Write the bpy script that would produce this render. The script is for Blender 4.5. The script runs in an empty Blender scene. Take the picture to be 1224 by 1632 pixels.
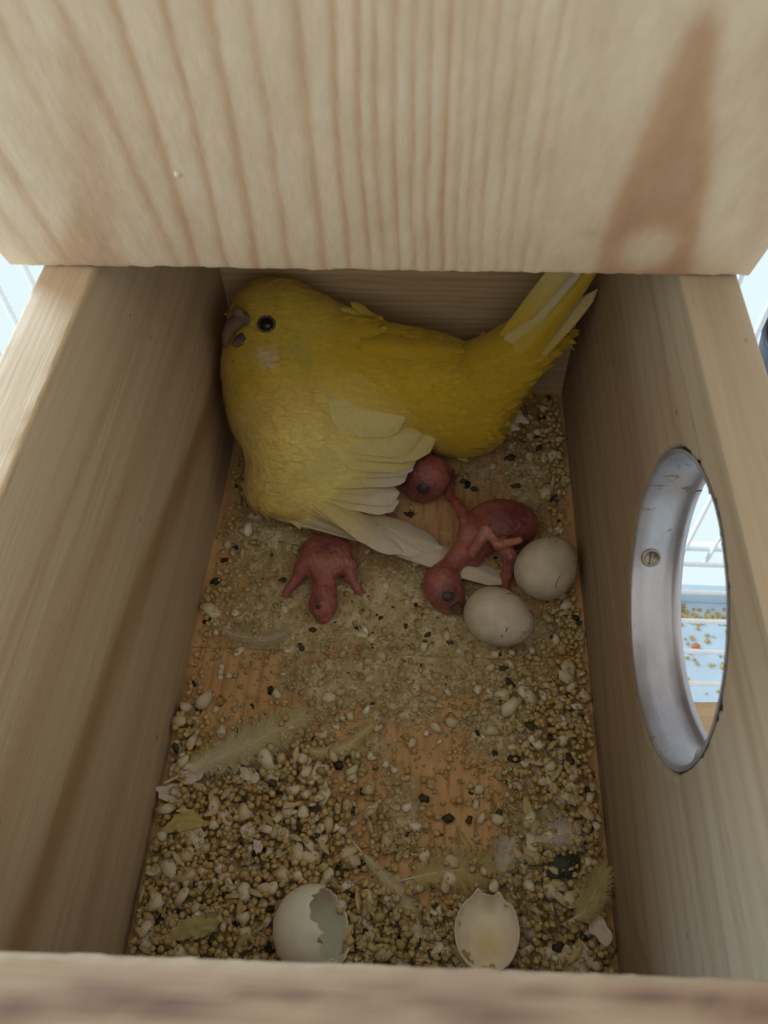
import bpy, math, random
import numpy as np
from mathutils import Matrix, Vector

S = 0.001                      # everything below is written in millimetres
rng = np.random.default_rng(7)
random.seed(7)
sc = bpy.context.scene
col = sc.collection

# ------------------------------------------------------------------ camera
FPX = 1279.1
CAM = np.array([9.384, 0.0, 194.62])
_rx, _rl, _yw = 0.6194, -0.0446, 0.0922
RC = Matrix.Rotation(_yw, 3, 'Z') @ Matrix.Rotation(_rx, 3, 'X') @ Matrix.Rotation(_rl, 3, 'Z')
RN = np.array(RC)
cd = bpy.data.cameras.new('camera')
cam = bpy.data.objects.new('camera', cd)
col.objects.link(cam)
cam.matrix_world = Matrix.Translation(Vector(CAM * S)) @ RC.to_4x4()
cd.sensor_fit = 'VERTICAL'
cd.sensor_height = 24.0
cd.lens = 24.0 * FPX / 1632.0
cd.clip_start = 0.005
cd.clip_end = 50.0
cd.dof.use_dof = True
cd.dof.focus_distance = 0.198
cd.dof.aperture_fstop = cd.lens / 0.75        # lens opening of about 0.75 mm
sc.camera = cam

# ------------------------------------------------------------------ light
world = bpy.data.worlds.new('World')
sc.world = world
world.use_nodes = True
bg = world.node_tree.nodes['Background']
wt = world.node_tree
_tc = wt.nodes.new('ShaderNodeTexCoord')
_sx = wt.nodes.new('ShaderNodeSeparateXYZ')
_cr = wt.nodes.new('ShaderNodeValToRGB')          # bright room round the cage, dim ceiling
_mr = wt.nodes.new('ShaderNodeMapRange')
_mr.inputs['From Min'].default_value = -1.0
_mr.inputs['From Max'].default_value = 1.0
wt.links.new(_tc.outputs['Generated'], _sx.inputs[0])
wt.links.new(_sx.outputs['Z'], _mr.inputs['Value'])
wt.links.new(_mr.outputs[0], _cr.inputs['Fac'])
_e = _cr.color_ramp.elements
_e[0].position, _e[0].color = 0.42, (0.80, 0.96, 1.0, 1)
_e[1].position, _e[1].color = 0.80, (0.97, 0.91, 0.82, 1)
wt.links.new(_cr.outputs['Color'], bg.inputs[0])
bg.inputs[1].default_value = 1.0
ld = bpy.data.lights.new('window_and_fill_light', 'AREA')
ld.shape = 'RECTANGLE'
ld.size, ld.size_y = 0.34, 0.34
ld.energy = 15.0
ld.color = (0.58, 0.80, 1.0)
lo = bpy.data.objects.new('window_and_fill_light', ld)
col.objects.link(lo)
lo.location = (-0.68, 0.55, 0.42)
lo.rotation_euler = (Vector((0.0, 0.1, 0.05)) - Vector(lo.location)).to_track_quat('-Z', 'Y').to_euler()
ld2 = bpy.data.lights.new('window_and_fill_light', 'AREA')      # fill lamp added to brighten the lid's left side, level with the wall tops
ld2.shape = 'RECTANGLE'
ld2.size, ld2.size_y = 0.16, 0.12
ld2.energy = 0.42
ld2.color = (0.82, 0.93, 1.0)
lo2 = bpy.data.objects.new('window_and_fill_light', ld2)
col.objects.link(lo2)
lo2.location = (-0.33, -0.02, 0.14)
lo2.rotation_euler = (Vector((-0.03, 0.11, 0.13)) - Vector(lo2.location)).to_track_quat('-Z', 'Y').to_euler()
sc.view_settings.view_transform = 'Standard'
sc.view_settings.look = 'None'
sc.view_settings.exposure = 0.0
sc.view_settings.gamma = 1.0
sc.render.engine = 'CYCLES'
sc.cycles.use_denoising = True
sc.cycles.max_bounces = 10
sc.cycles.diffuse_bounces = 7


# ------------------------------------------------------------------ helpers
def ray(u, v):
    return RN @ np.array([(u - 612) / FPX, -(v - 816) / FPX, -1.0])


def P(u, v, z=0.0):                 # design aid: a spot measured in the photograph at height z (mm)
    d = ray(u, v)
    return CAM + d * (z - CAM[2]) / d[2]


def PX(u, v, x):
    d = ray(u, v)
    return CAM + d * (x - CAM[0]) / d[0]


def _hash(i):
    i = (i.astype(np.int64) * 374761393 + 668265263) & 0x7fffffff
    i = ((i ^ (i >> 13)) * 1274126177) & 0x7fffffff
    return ((i ^ (i >> 16)) & 0xffff) / 65535.0


def vnoise(p, seed=0):              # value noise, p (n,3) -> 0..1
    p = np.asarray(p, float)
    i = np.floor(p).astype(np.int64)
    f = p - i
    f = f * f * (3 - 2 * f)
    out = 0
    for dx in (0, 1):
        for dy in (0, 1):
            for dz in (0, 1):
                h = _hash((i[:, 0] + dx) * 73856 + (i[:, 1] + dy) * 19349663 + (i[:, 2] + dz) * 83492791 + seed * 7919)
                w = (f[:, 0] if dx else 1 - f[:, 0]) * (f[:, 1] if dy else 1 - f[:, 1]) * (f[:, 2] if dz else 1 - f[:, 2])
                out = out + h * w
    return out


def fbm(p, seed=0, o=3):
    p = np.asarray(p, float)
    s, a, t = 0, 1.0, 0
    for k in range(o):
        s = s + a * vnoise(p * (2 ** k), seed + k)
        t += a
        a *= .5
    return s / t


def mesh(name, v, f, mats, cols=None, attrs=None, smooth=True):
    me = bpy.data.meshes.new(name)
    me.from_pydata([tuple(x) for x in (np.asarray(v, float) * S)], [], [tuple(int(i) for i in q) for q in f])
    for m in (mats if isinstance(mats, (list, tuple)) else [mats]):
        me.materials.append(m)
    if cols is not None:
        a = me.attributes.new('col', 'FLOAT_COLOR', 'POINT')
        c = np.ones((len(v), 4))
        c[:, :3] = cols
        a.data.foreach_set('color', c.ravel())
    for k, w in (attrs or {}).items():
        a = me.attributes.new(k, 'FLOAT', 'POINT')
        a.data.foreach_set('value', np.asarray(w, float))
    if smooth:
        me.polygons.foreach_set('use_smooth', [True] * len(me.polygons))
    me.update()
    return me


def link(name, me, parent=None, loc=None, rot=None):
    o = bpy.data.objects.new(name, me)
    col.objects.link(o)
    if parent is not None:
        o.parent = parent
    if loc is not None:
        o.location = Vector(np.asarray(loc) * S)
    if rot is not None:
        o.rotation_euler = rot
    return o


def tag(o, label=None, cat=None, group=None, kind=None):
    if label: o['label'] = label
    if cat: o['category'] = cat
    if group: o['group'] = group
    if kind: o['kind'] = kind
    return o


def empty(name, loc=(0, 0, 0)):
    o = bpy.data.objects.new(name, None)
    o.empty_display_size = .01
    col.objects.link(o)
    o.location = Vector(np.asarray(loc, float) * S)
    return o


def part(name, me, root):           # mesh written in world mm, parented to a root with its own location
    o = link(name, me, root)
    o.matrix_parent_inverse = Matrix.Translation(-Vector(root.location))
    return o


def tube(pts, r, n=8, caps=True):
    pts = np.asarray(pts, float)
    rr = np.broadcast_to(np.asarray(r, float), (len(pts),))
    V, F = [], []
    T = np.gradient(pts, axis=0)
    up = np.array([0.31, 0.17, 0.93])
    for k, (p, t) in enumerate(zip(pts, T)):
        t = t / np.linalg.norm(t)
        a = np.cross(t, up); a /= np.linalg.norm(a)
        b = np.cross(t, a)
        for j in range(n):
            an = 2 * math.pi * j / n
            V.append(p + rr[k] * (a * math.cos(an) + b * math.sin(an)))
    for k in range(len(pts) - 1):
        for j in range(n):
            F.append((k * n + j, k * n + (j + 1) % n, (k + 1) * n + (j + 1) % n, (k + 1) * n + j))
    if caps:
        F.append(tuple(range(n)))
        F.append(tuple(range((len(pts) - 1) * n, len(pts) * n))[::-1])
    return V, F


def join(parts):
    V, F, o = [], [], 0
    for v, f in parts:
        V.extend(v)
        F.extend(tuple(i + o for i in q) for q in f)
        o += len(v)
    return V, F


# ------------------------------------------------------------------ materials
class NT:
    def __init__(s, name):
        s.m = bpy.data.materials.new(name)
        s.m.use_nodes = True
        s.t = s.m.node_tree
        s.b = s.t.nodes['Principled BSDF']
        s.tc = s.n('ShaderNodeTexCoord')

    def n(s, kind, **kw):
        x = s.t.nodes.new(kind)
        for k, v in kw.items():
            if k == 'inp':
                for a, b in v.items():
                    x.inputs[a].default_value = b
            else:
                setattr(x, k, v)
        return x

    def l(s, a, b):
        s.t.links.new(a, b)

    def noise(s, scale, detail=3, vec=None, rough=.5, dist=0):
        x = s.n('ShaderNodeTexNoise', inp={'Scale': scale, 'Detail': detail, 'Roughness': rough, 'Distortion': dist})
        s.l(vec or s.tc.outputs['Object'], x.inputs['Vector'])
        return x.outputs['Fac']

    def mapping(s, scale):
        x = s.n('ShaderNodeMapping', inp={'Scale': scale})
        s.l(s.tc.outputs['Object'], x.inputs['Vector'])
        return x.outputs['Vector']

    def ramp(s, fac, stops):
        x = s.n('ShaderNodeValToRGB')
        e = x.color_ramp.elements
        while len(e) > 1:
            e.remove(e[-1])
        e[0].position, e[0].color = stops[0][0], (*stops[0][1], 1)
        for p, c in stops[1:]:
            q = e.new(p)
            q.color = (*c, 1)
        s.l(fac, x.inputs['Fac'])
        return x.outputs['Color']

    def mix(s, fac, a, b, mode='MIX'):
        x = s.n('ShaderNodeMix', data_type='RGBA', blend_type=mode)
        for sock, val in ((x.inputs['Factor'], fac), (x.inputs['A'], a), (x.inputs['B'], b)):
            if hasattr(val, 'links') or hasattr(val, 'is_linked'):
                s.l(val, sock)
            elif isinstance(val, tuple):
                sock.default_value = (*val, 1)
            else:
                sock.default_value = val
        return x.outputs['Result']

    def math(s, op, a, b=0.0, c=None):
        x = s.n('ShaderNodeMath', operation=op)
        for i, v in enumerate((a, b) if c is None else (a, b, c)):
            if hasattr(v, 'is_linked'):
                s.l(v, x.inputs[i])
            else:
                x.inputs[i].default_value = v
        return x.outputs[0]

    def attr(s, name, out='Fac'):
        return s.n('ShaderNodeAttribute', attribute_name=name).outputs[out]

    def bump(s, h, dist, strength=1.0):
        x = s.n('ShaderNodeBump', inp={'Distance': dist, 'Strength': strength})
        s.l(h, x.inputs['Height'])
        s.l(x.outputs['Normal'], s.b.inputs['Normal'])

    def out(s, color=None, rough=.6, spec=.3, **kw):
        if color is not None:
            if isinstance(color, tuple):
                s.b.inputs['Base Color'].default_value = (*color, 1)
            else:
                s.l(color, s.b.inputs['Base Color'])
        if hasattr(rough, 'is_linked'):
            s.l(rough, s.b.inputs['Roughness'])
        else:
            s.b.inputs['Roughness'].default_value = rough
        s.b.inputs['Specular IOR Level'].default_value = spec
        for k, v in kw.items():
            s.b.inputs[k.replace('_', ' ')].default_value = v
        return s.m


def wood(name, fibre, c0, c1, c2, rough=.62, contrast=.35, pits=.6):
    """grain attribute picks pale / amber / dark; a stretched noise adds fibres (fibre = mapping scale)"""
    t = NT(name)
    g = t.attr('grain')
    base = t.ramp(g, [(0, c0), (.5, c1), (1, c2)])
    f = t.noise(1.0, 4, t.mapping(fibre), .6)
    f2 = t.noise(1.0, 2, t.mapping(tuple(k * .22 for k in fibre)), .5)
    fc = t.ramp(f, [(.3, (.72, .68, .62)), (.62, (1, 1, 1))])
    base = t.mix(contrast, base, fc, 'MULTIPLY')
    f2c = t.ramp(f2, [(.3, (.8, .74, .66)), (.7, (1, 1, 1))])
    base = t.mix(.55, base, f2c, 'MULTIPLY')
    pit = t.noise(310, 2, rough=.4)
    base = t.mix(t.math('MULTIPLY', t.ramp(pit, [(.755, (0, 0, 0)), (.785, (1, 1, 1))]), pits), base, tuple(k * .45 for k in c1))
    h = t.math('ADD', f, t.math('MULTIPLY', g, .5))
    t.bump(h, .00025, .6)
    return t.out(base, rough, .25)


PALE, AMBER, DARK = (.66, .53, .37), (.47, .31, .175), (.27, .14, .07)
M_lid = wood('lid_wood', (900, 900, 30), (.645, .51, .365), (.50, .315, .19), (.31, .165, .09), contrast=.24, pits=0)
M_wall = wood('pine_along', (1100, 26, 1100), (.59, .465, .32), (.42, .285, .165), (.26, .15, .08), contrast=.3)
M_wallr = wood('pine_along_shaded', (1100, 26, 1100), (.405, .325, .228), (.32, .235, .145), (.21, .13, .075), contrast=.3)  # right wall's pine, darkened: the shade on that side is put into the colour
M_back = wood('pine_across', (26, 1100, 1100), (.74, .60, .40), (.60, .45, .27), (.42, .27, .14))
M_ledge = wood('worn_ledge', (26, 1100, 1100), (.60, .46, .30), (.45, .30, .17), (.3, .17, .09), rough=.28)
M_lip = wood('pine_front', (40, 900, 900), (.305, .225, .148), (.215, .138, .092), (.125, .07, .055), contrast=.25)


def floor_mat():
    t = NT('nest_floor_wood')
    f = t.noise(1.0, 4, t.mapping((1100, 45, 600)), .6)
    g = t.attr('grain')
    wd = t.ramp(g, [(0, (.66, .42, .20)), (.6, (.47, .275, .115)), (1, (.24, .12, .05))])
    wd = t.mix(.5, wd, t.ramp(f, [(.3, (.7, .66, .6)), (.65, (1, 1, 1))]), 'MULTIPLY')
    n1 = t.noise(420, 5, rough=.7)
    n2 = t.noise(160, 4, rough=.65)
    n3 = t.noise(1300, 3, rough=.6)
    cr = t.ramp(n1, [(.25, (.24, .18, .08)), (.38, (.45, .36, .18)), (.52, (.61, .52, .32)), (.66, (.77, .71, .53))])
    cr = t.mix(t.math('MULTIPLY', t.ramp(n2, [(.45, (0, 0, 0)), (.62, (1, 1, 1))]), .55), cr, (.42, .335, .14))
    spk = t.ramp(n3, [(.30, (.16, .12, .07)), (.36, (1, 1, 1))])
    cr = t.mix(.8, cr, spk, 'MULTIPLY')
    c = t.math('ADD', t.attr('crust'), t.math('MULTIPLY', t.math('SUBTRACT', n1, .5), .9))
    fac = t.ramp(c, [(.38, (0, 0, 0)), (.60, (1, 1, 1))])
    base = t.mix(fac, wd, cr)
    st = t.noise(70, 3, rough=.6)
    base = t.mix(.45, base, t.ramp(st, [(.35, (.55, .47, .36)), (.6, (1, 1, 1))]), 'MULTIPLY')
    h = t.math('ADD', t.math('MULTIPLY', n1, fac), t.math('MULTIPLY', f, .25))
    t.bump(h, .0008, .8)
    return t.out(base, .75, .2)


M_floor = floor_mat()


def feather_mat(name, sheen=.15):
    t = NT(name)
    c = t.attr('col', 'Color')
    n = t.noise(900, 3)
    c = t.mix(.35, c, t.ramp(n, [(.3, (.78, .74, .66)), (.65, (1, 1, 1))]), 'MULTIPLY')
    bw = t.math('SINE', t.attr('barb'))
    bn = t.math('MULTIPLY', bw, t.math('ADD', .35, n))
    c = t.mix(t.math('ADD', .5, t.math('MULTIPLY', bn, .5)), t.mix(1.0, c, (.965, .96, .95), 'MULTIPLY'), c)
    t.bump(t.math('ADD', t.noise(2200, 2), t.math('MULTIPLY', bn, .12)), .00018, .5)
    m = t.out(c, .75, .15)
    t.b.inputs['Sheen Weight'].default_value = sheen
    t.b.inputs['Subsurface Weight'].default_value = .12
    t.b.inputs['Subsurface Radius'].default_value = (.002, .0015, .0006)
    t.b.inputs['Subsurface Scale'].default_value = 1.0
    return m


M_feather = feather_mat('feather')


def skin_mat():
    t = NT('nestling_skin')
    c = t.attr('col', 'Color')
    n = t.noise(500, 4, rough=.65)
    c = t.mix(.55, c, t.ramp(n, [(.3, (.62, .5, .5)), (.65, (1, 1, 1))]), 'MULTIPLY')
    wr = t.noise(620, 4, rough=.6, dist=1.2)
    vein = t.noise(260, 3, rough=.7, dist=1.6)
    c = t.mix(.5, c, t.ramp(vein, [(.44, (1, 1, 1)), (.5, (.55, .38, .42)), (.56, (1, 1, 1))]), 'MULTIPLY')
    t.bump(t.math('ADD', wr, t.math('MULTIPLY', t.noise(1700, 3), .3)), .0007, .7)
    m = t.out(c, .30, .55)
    t.b.inputs['Subsurface Weight'].default_value = .5
    t.b.inputs['Subsurface Radius'].default_value = (.0018, .0006, .0004)
    t.b.inputs['Subsurface Scale'].default_value = 1.0
    return m


M_skin = skin_mat()


def plain(name, c, rough=.5, spec=.3, var=.2, sc_=400, **kw):
    t = NT(name)
    n = t.noise(sc_, 3)
    cc = t.mix(1.0, c, t.ramp(n, [(.3, (1 - var,) * 3), (.7, (1, 1, 1))]), 'MULTIPLY')
    t.bump(n, .0002, .3)
    return t.out(cc, rough, spec, **kw)


M_splinter = plain('raw_splinter', (.70, .60, .42), .7)
M_eye = plain('eye_black', (.014, .011, .011), .25, .4, .1)
M_eyering = plain('eye_ring_skin', (.13, .10, .085), .85)
M_cere = plain('cere', (.25, .155, .10), .7)
M_beak = plain('beak_horn', (.17, .105, .068), .6)  # horn darkened, the shadow it lies in is part of this colour
M_bruise = plain('closed_eye_skin', (.06, .038, .044), .4, .35)
M_wire = plain('white_wire', (.80, .84, .88), .35, .5, .08)
M_tray = plain('tray_plastic', (.60, .76, .90), .4, .4, .1, 30)
M_dark = plain('dark_plastic', (.03, .035, .05), .5)
M_screw = plain('screw_metal', (.35, .30, .24), .4, .5, .3, 1500, Metallic=.7)


def ring_mat():
    t = NT('scuffed_metal')
    n = t.noise(45, 3, rough=.45)
    c = t.ramp(n, [(.34, (.34, .34, .38)), (.52, (.47, .475, .51)), (.68, (.66, .69, .74))])
    d = t.noise(330, 4, rough=.7, dist=.6)
    m = t.noise(40, 2)
    dirt = t.math('MULTIPLY', t.ramp(d, [(.60, (0, 0, 0)), (.66, (1, 1, 1))]), t.ramp(m, [(.45, (0, 0, 0)), (.6, (1, 1, 1))]))
    c = t.mix(dirt, c, (.20, .17, .13))
    t.bump(d, .0002, .5)
    return t.out(c, t.ramp(n, [(.3, (.32,) * 3), (.7, (.48,) * 3)]), .5, Metallic=.6)


M_ring = ring_mat()


def egg_mat():
    t = NT('egg_shell')
    n = t.noise(260, 4, rough=.6)
    c = t.ramp(n, [(.3, (.55, .49, .38)), (.6, (.66, .61, .51))])
    d = t.noise(210, 3, rough=.75, dist=.8)
    c = t.mix(t.ramp(d, [(.635, (0, 0, 0)), (.665, (1, 1, 1))]), c, (.20, .15, .09))
    d2 = t.noise(90, 3)
    c = t.mix(.4, c, t.ramp(d2, [(.35, (.78, .70, .56)), (.6, (1, 1, 1))]), 'MULTIPLY')
    t.bump(t.noise(2600, 2), .0002, .35)
    return t.out(c, .5, .35, Subsurface_Weight=.1, Subsurface_Scale=.002)


M_egg = egg_mat()
M_shell = plain('broken_shell', (.90, .82, .70), .6, .25, .14, 300, Subsurface_Weight=.35, Subsurface_Scale=.003)


def shell_in_mat():
    t = NT('stained_shell')
    n = t.noise(400, 4)
    c = t.mix(.5, t.attr('col', 'Color'), t.ramp(n, [(.3, (.8, .76, .68)), (.65, (1, 1, 1))]), 'MULTIPLY')
    t.bump(n, .0003, .4)
    return t.out(c, .5, .3)


M_shellin = shell_in_mat()


def tint_mat(name, stops, rough=.55, spec=.3, bsc=1400):
    t = NT(name)
    oi = t.n('ShaderNodeObjectInfo').outputs['Random']
    v = t.math('FRACT', t.math('ADD', oi, t.attr('tint')))
    c = t.ramp(v, stops)
    n = t.noise(bsc * .5, 3)
    c = t.mix(.5, c, t.ramp(n, [(.3, (.68, .62, .52)), (.6, (1, 1, 1))]), 'MULTIPLY')
    t.bump(n, .0003, .5)
    return t.out(c, rough, spec)


M_millet = tint_mat('millet', [(0, (.52, .36, .13)), (.25, (.57, .42, .17)), (.5, (.64, .50, .24)), (.75, (.47, .32, .11)), (1, (.60, .47, .23))])
M_groat = tint_mat('groat', [(0, (.64, .56, .37)), (.35, (.77, .71, .54)), (.7, (.58, .48, .28)), (1, (.82, .77, .64))], .65)
M_husk = tint_mat('husk', [(0, (.48, .38, .18)), (.5, (.58, .49, .28)), (1, (.40, .31, .13))], .6)
M_drop = tint_mat('dropping', [(0, (.022, .018, .013)), (.35, (.06, .045, .022)), (.7, (.075, .075, .035)), (1, (.035, .025, .016))], .6)
M_frag = tint_mat('fragment', [(0, (.66, .60, .54)), (.5, (.74, .69, .63)), (1, (.62, .54, .44))], .6)
M_leaf = tint_mat('leaf_bit', [(0, (.03, .045, .028)), (1, (.05, .06, .035))], .5)
M_crumb = tint_mat('crumb', [(0, (.44, .34, .14)), (.4, (.58, .49, .27)), (.8, (.35, .26, .10)), (1, (.68, .60, .42))], .75)


# ------------------------------------------------------------------ boards
def axis_lines(a, b, step, r):
    n = max(2, int(round((b - a - 2 * r) / step)))
    return np.concatenate([[a, a + r * .25, a + r * .6], np.linspace(a + r, b - r, n + 1), [b - r * .6, b - r * .25, b]])


def slab(lo_, hi_, step, r, rough=0.0, seed=0):
    """rounded box with gridded faces: verts, faces"""
    lo_, hi_ = np.asarray(lo_, float), np.asarray(hi_, float)
    L = [axis_lines(lo_[k], hi_[k], step[k], r) for k in range(3)]
    idx, V, F = {}, [], []

    def vid(i, j, k):
        q = (i, j, k)
        if q not in idx:
            idx[q] = len(V)
            V.append((L[0][i], L[1][j], L[2][k]))
        return idx[q]
    n = [len(x) - 1 for x in L]
    for ax in range(3):
        a, b = [(1, 2), (2, 0), (0, 1)][ax]
        for side in (0, n[ax]):
            for i in range(n[a]):
                for j in range(n[b]):
                    q = []
                    for di, dj in ((0, 0), (1, 0), (1, 1), (0, 1)):
                        c = [0, 0, 0]
                        c[ax], c[a], c[b] = side, i + di, j + dj
                        q.append(vid(*c))
                    F.append(q if side else q[::-1])
    V = np.array(V)
    q = np.clip(V, lo_ + r, hi_ - r)
    d = V - q
    ln = np.linalg.norm(d, axis=1, keepdims=True)
    V = np.where(ln > 1e-9, q + d / np.maximum(ln, 1e-9) * r, V)
    if rough:
        on_edge = (np.abs(d) > 1e-6).sum(1) >= 2
        nz = np.stack([vnoise(V * .9 + 31 * k, seed + k) - .5 for k in range(3)], 1)
        V = V + nz * rough * on_edge[:, None]
    return V, F


def lines_grain(c, along, specs):
    """sum of soft latewood lines: specs (c at along=0, c at along=1, width, strength)"""
    g = np.zeros(len(c))
    for c0, c1, w, s in specs:
        x = c - (c0 + (c1 - c0) * along)
        w = max(w, .05)
        g = np.maximum(g, s * np.where(x < 0, np.exp(-(x / w) ** 2), np.exp(-(x / (w * .45)) ** 2)))
    return g


BOXW, T, H = 52.5, 9.84, 102.7
Y0, Y1 = 9.3, 187.7
box = empty('nest_box', (0, 98, 0))
tag(box, 'open pine nest box with a raised lid and a round metal lined side hole', 'nest box')

# floor: two boards with a small step between them
YS = 91.9
crust_spots = [  # pixel spots of caked dust and droppings: u, v, ru, rv, weight
    (620, 960, 190, 75, .95), (470, 980, 140, 80, .85), (700, 1060, 200, 60, .75), (430, 860, 90, 90, .75), (790, 1160, 70, 60, .8),
    (640, 1300, 45, 90, .7), (600, 1190, 60, 50, .55), (840, 760, 90, 120, .6), (760, 760, 70, 60, .5), (560, 1085, 130, 50, .9), (640, 1125, 80, 40, .8),
    (840, 1080, 90, 90, .6), (780, 1390, 110, 50, .5), (380, 1230, 120, 110, .55), (350, 1420, 200, 130, 1.0), (880, 1350, 90, 180, .95), (600, 1520, 420, 70, 1.0), (520, 1120, 60, 60, .6), (700, 1000, 260, 50, .9)]
cs = []
for u, v, ru, rv, w in crust_spots:
    c = P(u, v)
    cs.append((c, abs(P(u + ru, v)[0] - c[0]), abs(P(u, v - rv)[1] - c[1]), w))


def crust_at(V):
    g = np.zeros(len(V))
    for c, rx, ry, w in cs:
        g = np.maximum(g, w * np.exp(-(((V[:, 0] - c[0]) / rx) ** 2 + ((V[:, 1] - c[1]) / ry) ** 2)))
    return g


for a, b, top in ((Y0 - 3.5, YS, 0.0), (YS + .02, Y1 + .5, .35)):
    V, F = slab((-BOXW - .3, a, -9), (BOXW + .3, b, top), (.8, .8, 4), .28)
    x = V[:, 0] + 1.6 * (fbm(np.stack([V[:, 0] * .03, V[:, 1] * .012, V[:, 2] * 0], 1), 5) - .5) * 6
    gr = np.clip(1 - np.abs(((x / 3.7 + 40) % 1) - .5) / .12, 0, 1) * (.35 + .65 * vnoise(np.stack([V[:, 0] * .12, V[:, 1] * .02, V[:, 2] * 0], 1), 9))
    cr = crust_at(V)
    up = V[:, 2] > top - .05
    h = fbm(np.stack([V[:, 0] * .35, V[:, 1] * .35, V[:, 2] * 0], 1), 3, 4)
    V[:, 2] += up * (np.clip(cr + (h - .5) * .9 - .4, 0, 1) * 1.1 - gr * .12)
    me = mesh('floor_board', V, F, M_floor, attrs={'grain': gr, 'crust': cr})
    part('floor_board', me, box)


# side walls
def wall_grain(V, seed, bands, fine=.35):
    """bands given as (points in (y, z)) polylines, width, strength"""
    y, z = V[:, 1], V[:, 2] + V[:, 0] * .2
    n = fbm(np.stack([y * .012, z * .05, V[:, 0] * .05], 1), seed)
    zz = z + (n - .5) * 14
    g = fine * np.clip(1 - np.abs(((zz / 5.5) % 1) - .5) / .25, 0, 1) * (.4 + .6 * vnoise(np.stack([y * .01, z * .06, y * 0], 1), seed + 4))
    for pts, w, s in bands:
        ys = [p[0] for p in pts]
        zs = [p[1] for p in pts]
        zc = np.interp(y, ys, zs)
        ww = np.interp(y, ys, [p[2] if len(p) > 2 else w for p in pts])
        x = z - zc
        g = np.maximum(g, s * np.where(x < 0, np.exp(-(x / ww) ** 2), np.exp(-(x / (ww * .55)) ** 2)))
    return np.clip(g, 0, 1)


def yz(pts, x, w=None):
    q = [PX(u, v, x) for u, v in pts]
    q = sorted([(a[1], a[2]) for a in q])
    return q


left_bands = [(yz([(345, 690), (305, 800), (262, 915), (212, 1060), (155, 1240), (104, 1400), (70, 1500)], -BOXW), 7.0, .6),
              (yz([(300, 600), (235, 800), (130, 1050), (20, 1400)], -BOXW), 5.0, .25),
              (yz([(340, 740), (300, 930), (220, 1250), (160, 1500)], -BOXW), 3.5, .25),
              (yz([(250, 560), (160, 800), (20, 1150)], -BOXW), 1.6, .25)]
V, F = slab((-BOXW - T, -.6, -9), (-BOXW, Y1 + T, H), (2.4, 1.5, 1.3), .7, .35, 3)
me = mesh('side_wall', V, F, M_wall, attrs={'grain': wall_grain(V, 11, left_bands, .22)})
part('side_wall', me, box)

# right wall, drilled
HC, HR = (70.5, 69.2), 28.0
y0, y1, z0, z1 = -.6, Y1 + T, -9.0, H
ang = np.linspace(0, 2 * math.pi, 220, endpoint=False)
crn = [math.atan2(z - HC[1], y - HC[0]) % (2 * math.pi) for y in (y0, y1) for z in (z0, z1)]
ang = np.sort(np.concatenate([ang, crn]))
ang = ang[np.concatenate([[True], np.diff(ang) > 1e-4])]
NA = len(ang)
rim = []
for a in ang:
    c, s = math.cos(a), math.sin(a)
    k = min(((y1 if c > 0 else y0) - HC[0]) / c if abs(c) > 1e-9 else 1e9, ((z1 if s > 0 else z0) - HC[1]) / s if abs(s) > 1e-9 else 1e9)
    rim.append((HC[0] + c * k, HC[1] + s * k))
rim = np.array(rim)
# torn fibres round the sawn hole, rougher on its upper side
wob = (vnoise(np.stack([np.cos(ang) * 9, np.sin(ang) * 9, ang * 0], 1), 21) - .5)
wob2 = (vnoise(np.stack([np.cos(ang) * 26, np.sin(ang) * 26, ang * 0], 1), 22) - .5)
upper = np.clip((np.sin(ang) * .8 - np.cos(ang) * .6 - .1) * 2, .12, 1)
hr_in = HR - 1.5 * np.clip(upper - .12, 0, 1) + (wob * 2.2 + wob2 * 2.0) * upper
V, F = [], []
SN = 64
sv = np.linspace(0, 1, SN)
layers = [(BOXW, 1), (BOXW + T, -1)]
for x, sgn in layers:
    hr = hr_in if sgn == 1 else HR + (hr_in - HR) * .4
    circ = np.stack([HC[0] + hr * np.cos(ang), HC[1] + hr * np.sin(ang)], 1)
    for k, s_ in enumerate(sv):
        q = circ * (1 - s_) + rim * s_
        xx = x + (.7 * sgn if k in (0,) else 0.0)
        e = np.minimum.reduce([np.abs(q[:, 0] - y0), np.abs(q[:, 0] - y1), np.abs(q[:, 1] - z0), np.abs(q[:, 1] - z1)]) if k == SN - 1 else None
        V.extend(np.stack([np.full(NA, xx + (.6 * sgn if k == SN - 1 else 0)), q[:, 0], q[:, 1]], 1))
o2 = SN * NA
for k in range(SN - 1):
    for j in range(NA):
        a, b = k * NA + j, k * NA + (j + 1) % NA
        F.append((a, b, b + NA, a + NA)[::-1])
        F.append((o2 + a, o2 + b, o2 + b + NA, o2 + a + NA))
for j in range(NA):
    b = (j + 1) % NA
    F.append((j, b, o2 + b, o2 + j))
    k = (SN - 1) * NA
    F.append((k + j, o2 + k + j, o2 + k + b, k + b))
V = np.array(V)
right_bands = [(yz([(1075, 450), (1100, 600), (1175, 790), (1215, 1000)], BOXW), 1.3, .35),
               (yz([(1040, 470), (1075, 680), (960, 900), (985, 1200), (1050, 1500)][:2], BOXW), 1.2, .3),
               (yz([(940, 700), (965, 900), (985, 1150), (1010, 1400), (1060, 1540)], BOXW), 1.6, .45),
               (yz([(920, 600), (935, 800), (955, 1100), (1000, 1500)], BOXW), 1.4, .3)]
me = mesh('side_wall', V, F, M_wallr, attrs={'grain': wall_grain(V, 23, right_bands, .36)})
part('side_wall', me, box)

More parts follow.
